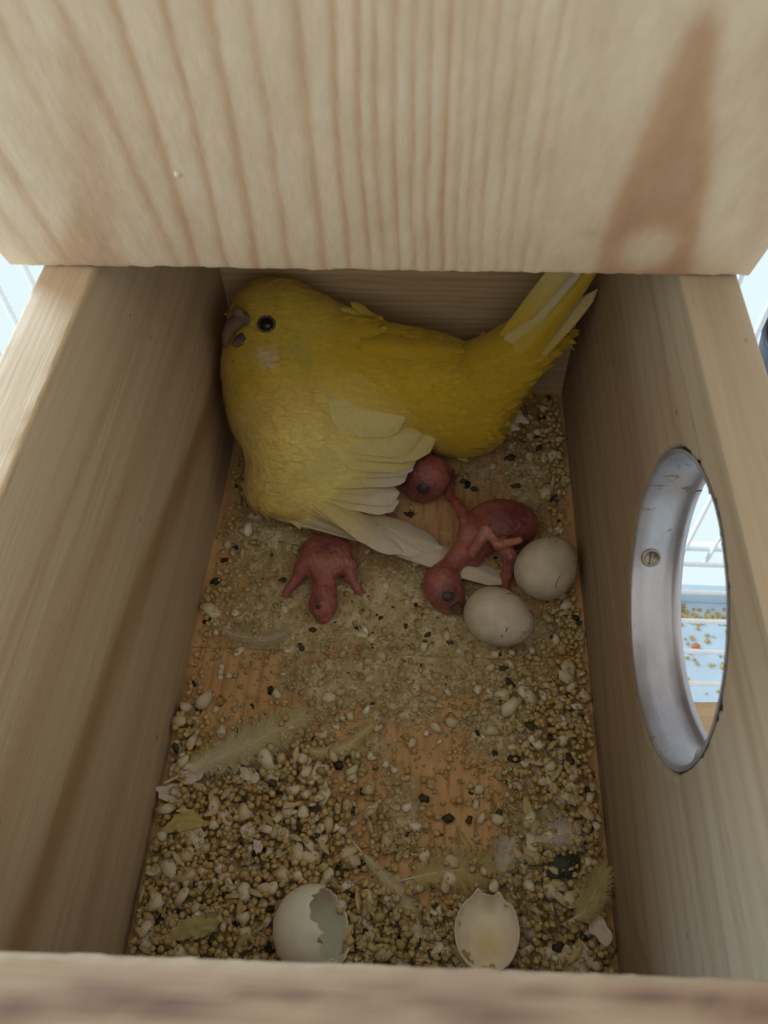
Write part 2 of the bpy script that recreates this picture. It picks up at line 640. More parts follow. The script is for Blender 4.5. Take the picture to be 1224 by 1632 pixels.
# back wall, front wall, fixed roof over the back
V, F = slab((-BOXW + .05, Y1, -9), (BOXW - .05, Y1 + T - .3, H - .2), (1.6, 2.4, .8), .4)
gz = V[:, 2] + (fbm(np.stack([V[:, 0] * .02, V[:, 2] * .06, V[:, 1] * .1], 1), 31) - .5) * 7
g = .55 * np.clip(1 - np.abs(((gz / 2.3) % 1) - .5) / .3, 0, 1)
part('back_wall', mesh('back_wall', V, F, M_back, attrs={'grain': g}), box)

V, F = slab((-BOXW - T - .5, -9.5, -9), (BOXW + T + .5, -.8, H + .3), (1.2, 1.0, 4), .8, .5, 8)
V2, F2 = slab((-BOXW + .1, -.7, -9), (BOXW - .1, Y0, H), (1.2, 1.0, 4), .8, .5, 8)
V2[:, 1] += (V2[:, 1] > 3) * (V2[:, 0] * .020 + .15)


LIPB = [(P(u, v, H), ru, rv, w) for u, v, ru, rv, w in ((240, 1592, 9, 1.3, .7), (130, 1612, 6, 1.0, .5), (455, 1584, 5, .9, .75), (560, 1606, 6, 1.2, .45), (700, 1583, 9, 1.0, .7), (860, 1582, 5, .9, .5),
                                                         (1040, 1592, 6, 1.2, .6), (1132, 1602, 3.5, .9, .75), (790, 1622, 7, 1.6, .6), (20, 1612, 5, 1.4, .6), (1210, 1612, 5, 1.5, .5))]


def lip_grain(V):
    n = fbm(np.stack([V[:, 0] * .08 + 3, V[:, 1] * .5, V[:, 2] * .08], 1), 41, 3)
    n2 = fbm(np.stack([V[:, 0] * .3, V[:, 1] * 1.1, V[:, 2] * .3], 1), 45, 3)
    g = np.clip((n - .52) * 1.6, 0, .3)
    for c, ru, rv, w in LIPB:
        g = np.maximum(g, 1.35 * w * np.exp(-(((V[:, 0] - c[0] + (n2 - .5) * 4) / ru) ** 2 + ((V[:, 1] - c[1] + (n - .5) * 2) / rv) ** 2)) * (.6 + .8 * n2))
    return np.clip(g, 0, 1)


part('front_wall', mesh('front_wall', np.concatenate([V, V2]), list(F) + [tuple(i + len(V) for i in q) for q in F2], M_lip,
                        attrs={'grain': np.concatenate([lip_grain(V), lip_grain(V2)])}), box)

LY = 117.8
V, F = slab((-66.5, LY + 9.5, H + .25), (63.0, Y1 + T + 6, H + 9), (2, 2, 3), .6)
part('roof_board', mesh('roof_board', V, F, M_back, attrs={'grain': wall_grain(V[:, [2, 0, 1]], 51, [], .4)}), box)

# the lid, hinged up and leaning towards the viewer
LEAN = math.radians(20)
LO = np.array([-2.0, LY, H + .3])
LD = np.array([0, -math.sin(LEAN), math.cos(LEAN)])     # up along the lid
LN = np.array([0, -math.cos(LEAN), -math.sin(LEAN)])    # towards the viewer


def lid_uv(u, v):
    d = ray(u, v)
    t = ((LO - CAM) @ LN) / (d @ LN)
    q = CAM + d * t - LO
    return q[0], q @ LD


V, F = slab((-66.3, -9, 0), (66.3, 0, 112), (.55, 3, .8), .55, 0, 3)
loc = V.copy()
edge = np.exp(-loc[:, 2] / 1.2)
wv = vnoise(np.stack([loc[:, 0] * .55, loc[:, 1] * .2, loc[:, 2] * 0], 1), 61) + .5 * vnoise(np.stack([loc[:, 0] * 1.5, loc[:, 1] * .2, loc[:, 2] * 0], 1), 62)
loc[:, 2] -= edge * (wv - .55) * .8
uu = V[:, 0] + (fbm(np.stack([V[:, 0] * .05, V[:, 2] * .03, V[:, 1] * .1], 1), 63) - .5) * 2.0
vv = V[:, 2] / 47.0
lid_lines = [  # photo pixels: (u, v) low, (u, v) high, width mm, strength
    ((285, 425), (98, 10), 1.6, .42), ((318, 430), (190, 10), 1.3, .50), ((365, 430), (272, 10), .9, .46), ((415, 432), (340, 10), 1.2, .50),
    ((465, 434), (402, 10), .9, .44), ((520, 436), (475, 10), 1.2, .50), ((557, 436), (532, 10), .8, .55), ((589, 436), (572, 10), .75, .55),
    ((613, 436), (600, 10), .7, .48), ((637, 436), (632, 10), .7, .50), ((660, 436), (662, 10), .65, .48), ((681, 436), (690, 10), .65, .48),
    ((703, 436), (722, 10), .75, .60), ((722, 436), (748, 10), .6, .36), ((742, 436), (772, 10), .6, .32), ((762, 436), (800, 10), .6, .34),
    ((786, 436), (835, 10), .55, .30), ((806, 436), (865, 10), .55, .26), ((829, 436), (905, 10), .6, .30), ((850, 436), (930, 10), .5, .18),
    ((190, 420), (10, 60), 1.5, .24), ((110, 415), (-120, 60), 1.5, .40), ((240, 420), (60, 60), 1.2, .16), ((60, 412), (-160, 120), 1.5, .3)]
sp = []
for a, b, w, s in lid_lines:
    ua, va = lid_uv(*a)
    ub, vb = lid_uv(*b)
    k = (ub - ua) / (vb - va)
    sp.append((ua - k * va, ua - k * va + 47 * k, w, s))
g = .82 * lines_grain(uu, vv, sp) * (.75 + .5 * vnoise(np.stack([V[:, 0] * .1, V[:, 2] * .05, V[:, 1] * 0], 1), 64))


def blotch(pts, wid, s, soft=1.0, arr=None):
    """brown streak following pixel points with half widths in mm"""
    q = [lid_uv(*p) for p in pts]
    q2 = sorted(zip([a[1] for a in q], [a[0] for a in q], wid))
    c = np.interp(V[:, 2], [a[0] for a in q2], [a[1] for a in q2])
    w = np.interp(V[:, 2], [a[0] for a in q2], [a[2] for a in q2])
    fade = np.clip((q2[-1][0] + 4 - V[:, 2]) / 8, 0, 1)
    return s * fade / (1 + np.exp((np.abs(uu - c) - w) / (.35 * soft)))


g = np.maximum(g, blotch([(1022, 440), (1040, 370), (1059, 300), (1084, 200), (1097, 130), (1115, 60), (1130, 0)], [8.4, 7.2, 6.0, 4.2, 3.0, 2.0, 1.2], .64, 1.8))
q = lid_uv(1036, 392)
isl = np.exp(-(((V[:, 0] - q[0]) / 4.9) ** 2 + ((V[:, 2] - q[1] + 1) / 6.4) ** 2) ** 1.7)
g = g * (1 - isl * .92)
g = np.maximum(g, blotch([(140, 395), (155, 310), (130, 190), (105, 60)], [5.0, 3.8, 2.2, 1.3], .33, 2.4))
g = np.maximum(g, blotch([(1210, 380), (1222, 180), (1240, 20)], [1.4, 1.6, 1.4], .28, 3.0))
for (pu, pv), su, sv_, s in (((945, 372), 2.0, 1.2, .25),):
    q = lid_uv(pu, pv)
    g = np.maximum(g, s * np.exp(-((V[:, 0] - q[0]) / su) ** 2 - ((V[:, 2] - q[1]) / sv_) ** 2))
W3 = LO + np.outer(loc[:, 0], [1, 0, 0]) + np.outer(-loc[:, 1], -LN) * 1.0 + np.outer(loc[:, 2], LD)
me = mesh('lid', W3, F, M_lid, attrs={'grain': np.clip(g, 0, 1)})
part('lid', me, box)

# metal liner of the hole
prof = [(BOXW - .2, 27.6), (BOXW - .25, 26.9), (BOXW + .3, 26.6), (BOXW + 3, 26.6), (BOXW + 6, 26.5), (BOXW + 7.6, 26.4), (BOXW + 8.1, 26.1),
        (BOXW + 8.4, 25.7), (BOXW + 8.8, 25.5), (BOXW + 9.6, 25.6), (BOXW + 9.9, 25.9), (BOXW + 9.9, 28.8), (BOXW + 9.8, 28.8)]
n = 128
A0, A1 = 0.0, 2 * math.pi
angs = np.linspace(A0, A1, n)
V, F = [], []
for k, (x, r) in enumerate(prof):
    for j, a in enumerate(angs):
        rr = r + .25 * (vnoise(np.array([[x * .5, a * 6, 0]]), 71)[0] - .5)
        V.append((x, HC[0] + .2 + rr * math.cos(a), HC[1] + rr * math.sin(a)))
for k in range(len(prof) - 1):
    for j in range(n - 1):
        a = k * n + j
        F.append((a, a + 1, a + 1 + n, a + n))
ring = part('entrance_ring', mesh('entrance_ring', V, F, M_ring), box)
tag(ring, 'scuffed silver metal liner in the round hole')
# screw head recessed in the liner
q = PX(1023, 872, BOXW + 3.4)
a = math.atan2(q[2] - HC[1], q[1] - HC[0])
nrm = -np.array([0, math.cos(a), math.sin(a)])
ctr = np.array([BOXW + 3.4, HC[0] + .2, HC[1]]) - nrm * 26.45
tx = np.array([1.0, 0, 0]); ty = np.cross(nrm, tx)
V, F = [], []
for k, (r, h) in enumerate([(2.0, 0), (1.9, .35), (1.55, .4), (1.5, .1), (0.01, .12)]):
    for j in range(20):
        b = 2 * math.pi * j / 20
        V.append(ctr + (tx * math.cos(b) + ty * math.sin(b)) * r + nrm * h)
for k in range(4):
    for j in range(20):
        F.append((k * 20 + j, k * 20 + (j + 1) % 20, (k + 1) * 20 + (j + 1) % 20, (k + 1) * 20 + j))
v2, f2 = tube([ctr + nrm * .16 - ty * 1.5, ctr + nrm * .16 + ty * 1.5], .28, 6)
V, F = join([(V, F), (v2, f2)])
s = link('screw_head', mesh('screw_head', V, F, M_screw), ring)
# wooden ledge below the hole on the outside
V, F = slab((BOXW + T + .1, 22, 14), (BOXW + T + 36, 74.5, 19.4), (1.5, 1.5, 2), .7, .5, 6)
part('ledge', mesh('ledge', V, F, M_ledge, attrs={'grain': wall_grain(V[:, [2, 0, 1]], 81, [], .5)}), box)

# ------------------------------------------------------------------ cage round the box
GZ = -113.0
cage = empty('bird_cage', (0, 205, GZ))
tag(cage, 'white wire bird cage with upright bars behind and beside the nest box', 'cage')
cage_bar = mesh('bar', *tube([(0, 0, 0), (0, 0, 330)], 1.05, 8), M_wire)
for k in range(-22, 23):
    x = k * 12.4 + 3
    b = link('bar', cage_bar, cage, (x, 0, -16))
for z in (-4, 96, 200):
    part('cross_bar', mesh('cross_bar', *tube([(-280, 207.3, GZ + z), (280, 207.3, GZ + z)], 1.3 if z != -4 else 2.2, 8), M_wire), cage)
floor_wire = mesh('floor_wire', *tube([(0, 0, 0), (215, 0, 0)], 1.1, 8), M_wire)
for k in range(13):
    link('floor_wire', floor_wire, cage, (64, -10 - k * 14.2, 0))
for x in (100, 190):
    part('floor_brace', mesh('floor_brace', *tube([(x, 10, GZ - 2.2), (x, 200, GZ - 2.2)], 1.2, 8), M_wire), cage)
# right hand side of the cage
side_bar = mesh('bar', *tube([(0, 0, 0), (0, 0, 330)], 1.05, 8), M_wire)
for k in range(16):
    link('bar', side_bar, cage, (282, -4 - k * 12.4, -16))
cupc = np.array([157.0, 231.0, -52.0])
Vc, Fc = [], []
for k, (r, z) in enumerate([(.1, 0), (17, 0), (19, 2), (25, 37), (26, 39), (25, 40), (23.5, 38), (17.5, 3), (.1, 2.5)]):
    for j in range(32):
        Vc.append((r * math.cos(j / 32 * 2 * math.pi), r * math.sin(j / 32 * 2 * math.pi), z))
for k in range(8):
    for j in range(32):
        Fc.append((k * 32 + j, k * 32 + (j + 1) % 32, (k + 1) * 32 + (j + 1) % 32, (k + 1) * 32 + j))
tag(link('feeder_cup', mesh('feeder_cup', Vc, Fc, M_dark), None, cupc), 'dark navy plastic cup hanging behind the bars on the hole side', 'cup')
tray = empty('cage_tray', (170, 110, GZ - 18))
tag(tray, 'pale blue plastic tray scattered with spilt seed under the wire floor', 'tray')
V, F = slab((62, -20, GZ - 20), (300, 186, GZ - 18), (8, 8, 1), .5)
part('tray_base', mesh('tray_base', V, F, M_tray), tray)
V, F = slab((62, 186, GZ - 20), (300, 189, GZ - 7), (8, 1, 4), .8)
part('tray_rim', mesh('tray_rim', V, F, M_tray), tray)
# bits on the tray
ico = None


def icosphere(sub=1):
    import bmesh
    bm = bmesh.new()
    bmesh.ops.create_icosphere(bm, subdivisions=sub, radius=1)
    bm.verts.ensure_lookup_table()
    v = np.array([x.co[:] for x in bm.verts])
    f = [tuple(x.index for x in p.verts) for p in bm.faces]
    bm.free()
    return v, f


ICO1, ICO2, ICO3 = icosphere(1), icosphere(2), icosphere(3)
bits = []
tints = []
bx, by = P(1110, 984, GZ - 18), P(1110, 1060, GZ - 18)
for k in range(620):
    if k < 380: c = np.array([rng.uniform(80, 220), bx[1] + rng.normal(0, 2.4), GZ - 17.6])
    else: c = np.array([rng.uniform(80, 220), by[1] + rng.normal(4, 16), GZ - 17.6])
    v = ICO1[0] * rng.uniform(.4, 1.3) * rng.uniform(.6, 1.3, 3) + c
    bits.append((v, ICO1[1]))
    tints += [rng.random()] * len(v)
V, F = join(bits)
tag(link('spilt_seed', mesh('spilt_seed', V, F, M_millet, attrs={'tint': tints})), 'spilt seed strewn over the pale blue cage tray', 'seed', None, 'stuff')
M_orange = plain('orange_pellet', (.62, .24, .09), .5)
c = P(1109, 1030, GZ - 16)
tag(link('food_pellet', mesh('food_pellet', ICO2[0] * np.array([2.0, 1.6, 1.4]) * (1 + .4 * (vnoise(ICO2[0] * 2 + 5, 3)[:, None] - .5)) + c, ICO2[1], M_orange)),
    'small orange food pellet lying on the blue cage tray', 'pellet')


q = lid_uv(283, 278)
sv_ = ICO1[0] * np.array([.55, .5, .8]) * (1 + .5 * (vnoise(ICO1[0] * 2 + 9, 4)[:, None] - .5))
sv_ = LO + LD * q[1] + np.array([q[0], 0, 0]) + sv_[:, :1] * np.array([1, 0, 0]) + sv_[:, 1:2] * LN * .7 + sv_[:, 2:] * LD
part('splinter', mesh('splinter', sv_, ICO1[1], M_splinter), box)

# ------------------------------------------------------------------ body surfaces (smooth union -> surface nets)
def sd_cone(p, a, b, r1, r2):
    a, b = np.asarray(a), np.asarray(b)
    ba = b - a
    t = np.clip(((p - a) @ ba) / max(ba @ ba, 1e-9), 0, 1)
    return np.linalg.norm(p - a - t[:, None] * ba, axis=1) - (r1 + (r2 - r1) * t)


def sd_ell(p, c, r):
    q = p - np.asarray(c)
    k0 = np.linalg.norm(q / r, axis=1)
    k1 = np.linalg.norm(q / (np.asarray(r) ** 2), axis=1)
    return k0 * (k0 - 1) / np.maximum(k1, 1e-9)


def body(prims, res, k, pad=4.0):
    """prims: ('c',a,b,r1,r2) or ('e',c,r); k = blend radius"""
    pts = []
    for q in prims:
        if q[0] == 'c':
            pts += [np.asarray(q[1]) - max(q[3], q[4]), np.asarray(q[1]) + max(q[3], q[4]), np.asarray(q[2]) - max(q[3], q[4]), np.asarray(q[2]) + max(q[3], q[4])]
        else:
            pts += [np.asarray(q[1]) - q[2], np.asarray(q[1]) + q[2]]
    lo_ = np.min(pts, 0) - pad
    hi_ = np.max(pts, 0) + pad
    n = np.ceil((hi_ - lo_) / res).astype(int) + 1
    g = np.stack(np.meshgrid(*[lo_[i] + res * np.arange(n[i]) for i in range(3)], indexing='ij'), -1).reshape(-1, 3)
    d = None
    for q in prims:
        kk = k
        if q[0] == 'c':
            e = sd_cone(g, *q[1:5])
            if len(q) > 5: kk = q[5]
        else:
            e = sd_ell(g, q[1], np.asarray(q[2], float))
            if len(q) > 3: kk = q[3]
        if d is None:
            d = e
        else:
            h = np.clip(.5 + .5 * (d - e) / kk, 0, 1)
            d = d * (1 - h) + e * h - kk * h * (1 - h)
    d = d.reshape(n)
    s = d < 0
    # surface nets
    c = [s[i:n[0] - 1 + i, j:n[1] - 1 + j, l:n[2] - 1 + l] for i in (0, 1) for j in (0, 1) for l in (0, 1)]
    cnt = sum(x.astype(int) for x in c)
    act = (cnt > 0) & (cnt < 8)
    ids = -np.ones(act.shape, int)
    ci = np.argwhere(act)
    ids[act] = np.arange(len(ci))
    acc = np.zeros((len(ci), 3)); num = np.zeros(len(ci))
    off = [(i, j, l) for i in (0, 1) for j in (0, 1) for l in (0, 1)]
    for a in range(8):
        for b in range(a + 1, 8):
            oa, ob = np.array(off[a]), np.array(off[b])
            if np.abs(oa - ob).sum() != 1: continue
            da = d[tuple((ci + oa).T)]; db = d[tuple((ci + ob).T)]
            m = (da < 0) != (db < 0)
            t = np.where(m, da / np.where(m, da - db, 1), 0)
            acc += np.where(m[:, None], (ci + oa) + t[:, None] * (ob - oa), 0)
            num += m
    V = lo_ + res * acc / num[:, None]
    F = []
    for ax in range(3):
        o1, o2_ = [(1, 2), (2, 0), (0, 1)][ax]
        sl0 = [slice(None)] * 3; sl1 = [slice(None)] * 3
        sl0[ax] = slice(0, n[ax] - 1); sl1[ax] = slice(1, n[ax])
        x = s[tuple(sl0)] != s[tuple(sl1)]
        e = np.argwhere(x)
        e = e[(e[:, o1] > 0) & (e[:, o2_] > 0)]
        e = e[(e[:, o1] < n[o1] - 1) & (e[:, o2_] < n[o2_] - 1)]
        ins = s[tuple(e.T)]
        u1 = np.zeros(3, int); u1[o1] = 1
        u2 = np.zeros(3, int); u2[o2_] = 1
        q = np.stack([ids[tuple((e - u1 - u2).T)], ids[tuple((e - u2).T)], ids[tuple(e.T)], ids[tuple((e - u1).T)]], 1)
        q = np.where(ins[:, None], q, q[:, ::-1])
        F.extend(q.tolist())
    return V, F


def vnormals(V, F):
    F = np.asarray(F)
    n = np.cross(V[F[:, 2]] - V[F[:, 0]], V[F[:, 3]] - V[F[:, 1]])
    N = np.zeros_like(V)
    for k in range(4):
        np.add.at(N, F[:, k], n)
    return N / np.maximum(np.linalg.norm(N, axis=1, keepdims=True), 1e-9)


def feather(p0, p1, nrm, w, camber=.12, arch=.05, base_w=.55, na=11, nc=6, seed=0, c0=(.7, .55, .1), c1=(.7, .6, .2), ragged=.0, tip=.45, sweep=0.0, rachis=True):
    """vane along p0->p1; returns verts, faces, colours"""
    p0, p1 = np.asarray(p0, float), np.asarray(p1, float)
    L = np.linalg.norm(p1 - p0)
    d = (p1 - p0) / L
    nrm = np.asarray(nrm, float)
    nrm = nrm - d * (nrm @ d)
    nrm /= np.linalg.norm(nrm)
    sd = np.cross(d, nrm)
    r = np.random.default_rng(seed)
    V, C, F, B = [], [], [], []
    ts = np.concatenate([np.linspace(0, 1 - tip, na // 2, endpoint=False), 1 - tip * np.cos(np.linspace(0, math.pi / 2, na - na // 2)) ** 1.0])
    for i, t in enumerate(ts):
        if t > 1 - tip:
            ww = math.sqrt(max(0, 1 - ((t - (1 - tip)) / tip) ** 2))
        else:
            ww = base_w + (1 - base_w) * math.sin(t / (1 - tip) * math.pi / 2)
        ww = max(ww, .04) * w * .5
        for j in range(nc + 1):
            s_ = j / nc * 2 - 1
            jag = (r.random() - .5) * ragged if abs(s_) > .99 or t > .93 else 0
            q = p0 + d * L * (t + jag * .3 * (t > .2)) + sd * (s_ * ww * (1 + jag) + sweep * L * t * t) + nrm * (arch * L * math.sin(t * math.pi) - camber * ww * s_ * s_ + (.10 * w * .2 if j == nc // 2 and rachis else 0))
            V.append(q)
            k = np.clip((t - .35) / .4, 0, 1)
            cc = np.asarray(c0) * (1 - k) + np.asarray(c1) * k
            if j == nc // 2 and rachis: cc = cc * .93
            C.append(cc * (1 - .06 * abs(s_)))
            B.append((t * L - abs(s_) * ww * 1.1) * 6.283 / 1.15)
    m = nc + 1
    for i in range(len(ts) - 1):
        for j in range(nc):
            a = i * m + j
            F.append((a, a + 1, a + m + 1, a + m))
    return V, F, C, B


# ------------------------------------------------------------------ the yellow budgerigar
YEL, LEM, PALEY, WHT = np.array([.66, .45, .028]), np.array([.71, .54, .085]), np.array([.76, .66, .29]), np.array([.80, .72, .58])
bird = empty('budgerigar', P(600, 640, 0))
tag(bird, 'yellow budgerigar crouching in the back corner with one wing drooped over the chicks', 'bird')
hd = P(446, 522, 41)
prims = [
    ('e', hd, (14.2, 12.5, 13.0)),
    ('e', P(428, 514, 41), (9.0, 9.5, 10)),
    ('e', P(440, 590, 34), (14.5, 13, 14)),
    ('e', P(408, 585, 31), (8.5, 9, 10)),
    ('e', P(505, 560, 34), (17, 14, 15)),
    ('e', P(458, 640, 27), (15, 14, 15)),
    ('e', P(560, 605, 29), (21, 15.5, 16.5)),
    ('e', P(650, 615, 26), (20, 14, 16)),
    ('e', P(715, 632, 22), (16, 13, 14.5)),
    ('e', P(728, 662, 15), (13, 11.5, 12.5)),
    ('c', P(755, 610, 25), P(835, 545, 37), 9.5, 4.2),
    ('c', P(760, 660, 17), P(815, 620, 22), 9, 4),
    ('c', P(770, 600, 27), P(880, 488, 50), 8.5, 2.2, 7),
    ('c', P(770, 630, 24), P(880, 540, 40), 7, 1.6, 6),
    ('e', P(415, 660, 24), (8, 9, 12)),
    # drooped wing arm
    ('c', P(456, 688, 29), P(434, 775, 14), 9.0, 6.8, 10),
    ('c', P(434, 775, 14), P(520, 828, 6), 6.5, 3.2, 5),
    ('c', P(455, 700, 28), P(580, 705, 22), 8.0, 5.5, 6),
    ('c', P(450, 740, 21), P(560, 755, 15), 7.0, 4.5, 6),
    ('c', P(470, 780, 14), P(570, 800, 9), 5.5, 3.0, 5),
    # folded far wing shoulder
    ('c', P(570, 545, 41), P(700, 562, 35), 6.0, 3.6, 5),
]
V, F = body(prims, .8, 5.5)
lo_x = V[:, 0] < -51.3
V[lo_x, 0] = -51.3 + (V[lo_x, 0] + 51.3) * .1
hi_y = V[:, 1] > 187.0
V[hi_y, 1] = 187.0
V[:, 2] = np.maximum(V[:, 2], .9)
N = vnormals(V, F)
V = V + N * ((fbm(V * .16, 91, 3) - .5) * .8)[:, None]


def bird_col(V):
    n = fbm(V * .12, 95)[:, None]
    c = YEL * (1 - n * .25) + LEM * n * .25
    dh = np.linalg.norm(V - hd, axis=1)[:, None]
    kh = np.clip(1 - (dh - 13) / 12, 0, 1)
    c = c * (1 - kh * .75) + (LEM * 1.0) * kh * .75
    wz = P(490, 740, 20)
    dw = np.linalg.norm((V - wz) / np.array([24, 18, 22]), axis=1)[:, None]
    kw = np.clip(1.45 - dw, 0, 1)
    c = c * (1 - kw * .65) + (np.array([.77, .68, .29])) * kw * .9
    for (u, v, z), r, cc, s in (((408, 568, 36), 2.3, (.74, .62, .42), .9), ((455, 560, 44), 4.0, (.40, .38, .12), .45), ((392, 470, 48), 4, (.66, .48, .10), .5)):
        k = s * np.exp(-(np.linalg.norm(np.cross(V - CAM, ray(u, v) / np.linalg.norm(ray(u, v))), axis=1) / r) ** 2)[:, None]
        c = c * (1 - k) + np.array(cc) * k
    return c


bb = part('body', mesh('body', V, F, M_feather, cols=bird_col(V)), bird)

# small contour feathers lying over the body (far too many to count)
Fa = np.asarray(F)
area = np.linalg.norm(np.cross(V[Fa[:, 2]] - V[Fa[:, 0]], V[Fa[:, 3]] - V[Fa[:, 1]]), axis=1)
pick = rng.choice(len(Fa), 9500, p=area / area.sum())
beak_p = P(362, 525, 33)
tail_d = P(840, 540, 38) - P(560, 600, 36)
tail_d /= np.linalg.norm(tail_d)
ctrs = V[Fa[pick]].mean(1)
nn = N[Fa[pick]].mean(1)
bc = bird_col(ctrs)
VV, FF, CC, off = [], [], [], 0
wing_c = P(480, 750, 16)
for i in range(len(pick)):
    c, nr = ctrs[i], nn[i]
    if c[2] < 1.5: continue
    rad = c - beak_p
    dist = np.linalg.norm(rad)
    fl = rad / dist * np.exp(-dist / 28) * 1.2 + tail_d * (1 - np.exp(-dist / 28))
    inw = np.exp(-np.sum(((c - wing_c) / np.array([18, 14, 16])) ** 2))
    wd = P(640, 830, 6) - P(440, 760, 16)
    fl = fl + wd / np.linalg.norm(wd) * inw * 2 + np.array([0, 0, -.25])
    fl = fl + rng.normal(0, .18, 3)
    fl = fl - nr * (fl @ nr)
    fl /= np.linalg.norm(fl)
    L = (2.4 if dist < 26 else 4.6) * rng.uniform(.7, 1.3)
    ontail = c[2] > 33 and c[0] > 22
    if ontail: L *= 1.5
    w = L * rng.uniform(.28, .5) * (.7 if ontail else 1)
    if ontail:
        fl = fl + tail_d * 3; fl = fl - nr * (fl @ nr); fl /= np.linalg.norm(fl)
    sd = np.cross(fl, nr)
    p = c + nr * .05
    lift = rng.uniform(.05, .3) if (ontail or rng.random() > .06) else rng.uniform(.5, 1.2)
    vs = [p, p + fl * L * .45 + sd * w * .5 + nr * .12, p + fl * L * .5 + nr * .28, p + fl * L * .45 - sd * w * .5 + nr * .12,
          p + fl * L * .85 + sd * w * .3 + nr * lift * .8, p + fl * L * .85 - sd * w * .3 + nr * lift * .8, p + fl * L + nr * lift]
    fs = [(0, 1, 2), (0, 2, 3), (1, 4, 2), (2, 5, 3), (2, 4, 6), (2, 6, 5)]
    VV += vs
    FF += [tuple(k + off for k in f) for f in fs]
    CC += [np.clip(bc[i] * rng.uniform(.93, 1.05), 0, .9)] * 7
    off += 7
VV = np.array(VV)
VV[:, 0] = np.maximum(VV[:, 0], -52.2)
cf = part('contour_feathers', mesh('contour_feathers', VV, FF, M_feather, cols=CC), bird)
tag(cf, kind='stuff')

# flight feathers of the drooped wing: base (u,v,z), tip (u,v,z), width, c0, c1
CRM = np.array([.72, .63, .44])
WNG = np.array([.76, .66, .26])
wing = [
    ((430, 812, 7), (812, 930, 1.6), 10.5, CRM, WHT), ((440, 806, 8.5), (765, 916, 2.2), 10.5, CRM, WHT), ((450, 803, 9.5), (716, 898, 3.4), 11, CRM, WHT),
    ((470, 802, 11), (706, 874, 4.8), 11.5, PALEY, WHT * .95), ((484, 799, 12.4), (674, 882, 7.0), 10.5, PALEY, WHT * 1.02), ((498, 797, 13.8), (642, 880, 9.4), 10, PALEY, WHT * .94),
    ((508, 795, 14.6), (612, 866, 11.2), 9.5, PALEY, CRM),
    ((490, 785, 14.5), (636, 800, 10), 11, PALEY, WHT), ((500, 776, 15.5), (637, 786, 11.2), 11, PALEY, WHT), ((512, 766, 16.6), (612, 772, 13), 9, PALEY, CRM),
    ((520, 765, 17.5), (650, 752, 13.2), 10, PALEY, WHT), ((520, 752, 18.6), (662, 735, 14.2), 10, PALEY, WHT), ((525, 742, 20), (674, 714, 15.8), 9.5, PALEY, WHT),
    ((490, 728, 25.5), (672, 716, 16.8), 12.5, WNG, PALEY), ((482, 712, 28), (698, 694, 19.2), 14, WNG, PALEY), ((478, 694, 31), (672, 690, 22.5), 13.5, WNG, PALEY),
    ((452, 676, 33.6), (628, 680, 26), 12, WNG, PALEY), ((446, 662, 35.4), (648, 668, 27.6), 11.5, WNG, PALEY * .97), ((442, 648, 36.8), (655, 655, 29.0), 11.5, WNG, PALEY * 1.03), ((448, 634, 38.2), (622, 640, 31.6), 10.5, WNG, PALEY * .98),
]
for i, (b, t, w, c0, c1) in enumerate(wing):
    p0, p1 = P(*b), P(*t)
    nrm = np.array([.1, .32 if i < 7 else (.1 if i < 13 else -.25), 1.0])
    v, f, c, bb_ = feather(p0, p1, nrm, w, .16 if i < 13 else .34, .045, .6 if i < 13 else .08, 14, 8, 100 + i, c0, c1, .05, .3, .0)
    v = np.array(v)
    v[:, 2] = np.maximum(v[:, 2], 1.0 + .12 * (len(wing) - i) * .1)
    part('flight_feather', mesh('flight_feather', v, f, M_feather, cols=c, attrs={'barb': bb_}), bird)
# yellow coverts over the wing arm
k = 0
for r_, (row0, row1, n_, L) in enumerate([((440, 770, 18), (515, 788, 14), 5, 52), ((428, 742, 24), (520, 756, 18.5), 6, 50), ((425, 716, 30), (512, 726, 24.5), 6, 50),
                                         ((440, 690, 35), (520, 696, 30), 5, 56), ((430, 792, 14), (500, 812, 10), 5, 52)]):
    for j in range(n_):
        a = j / (n_ - 1)
        u = row0[0] + (row1[0] - row0[0]) * a + rng.normal(0, 4)
        v = row0[1] + (row1[1] - row0[1]) * a + rng.normal(0, 4)
        z = row0[2] + (row1[2] - row0[2]) * a - .4
        p0, p1 = P(u, v, z), P(u + L, v + L * (.34 - r_ * .06 if r_ < 4 else .42), z - 4.0)
        vv_, f, c, bb_ = feather(p0, p1, (.1, -.5, 1), 7.5, .42, .05, .7, 9, 6, 300 + k, (.76, .66, .25), np.array([.78, .70, .33]) * rng.uniform(.96, 1.04), .3, .5)
        part('covert_feather', mesh('covert_feather', vv_, f, M_feather, cols=c, attrs={'barb': bb_}), bird)
        k += 1
# back and far wing
for b, t, w in (((575, 545, 47.0), (690, 560, 41.2), 8), ((625, 552, 44.6), (742, 558, 38.4), 7)):
    v, f, c, bb_ = feather(P(*b), P(*t), (0, -.2, 1), w, .3, .06, .7, 11, 6, 400 + int(b[0]), YEL, YEL * .6 + LEM * .4, .2, .5)
    part('covert_feather', mesh('covert_feather', v, f, M_feather, cols=c, attrs={'barb': bb_}), bird)
# raised tuft
for j in range(12):
    v, f, c, bb_ = feather(P(598 + j * 1.2, 528 - j * .6, 44), P(548 + j * 4.5 + rng.normal(0, 3), 492 - 10 * math.sin(j * .5) + rng.normal(0, 4), 48 - j * .2), (0, -.6, .8), 2.6, .3, .12, .5, 7, 4, 420 + j, (.71, .50, .05), (.72, .56, .12), .35, .6)
    part('tuft_feather', mesh('tuft_feather', v, f, M_feather, cols=c, attrs={'barb': bb_}), bird)
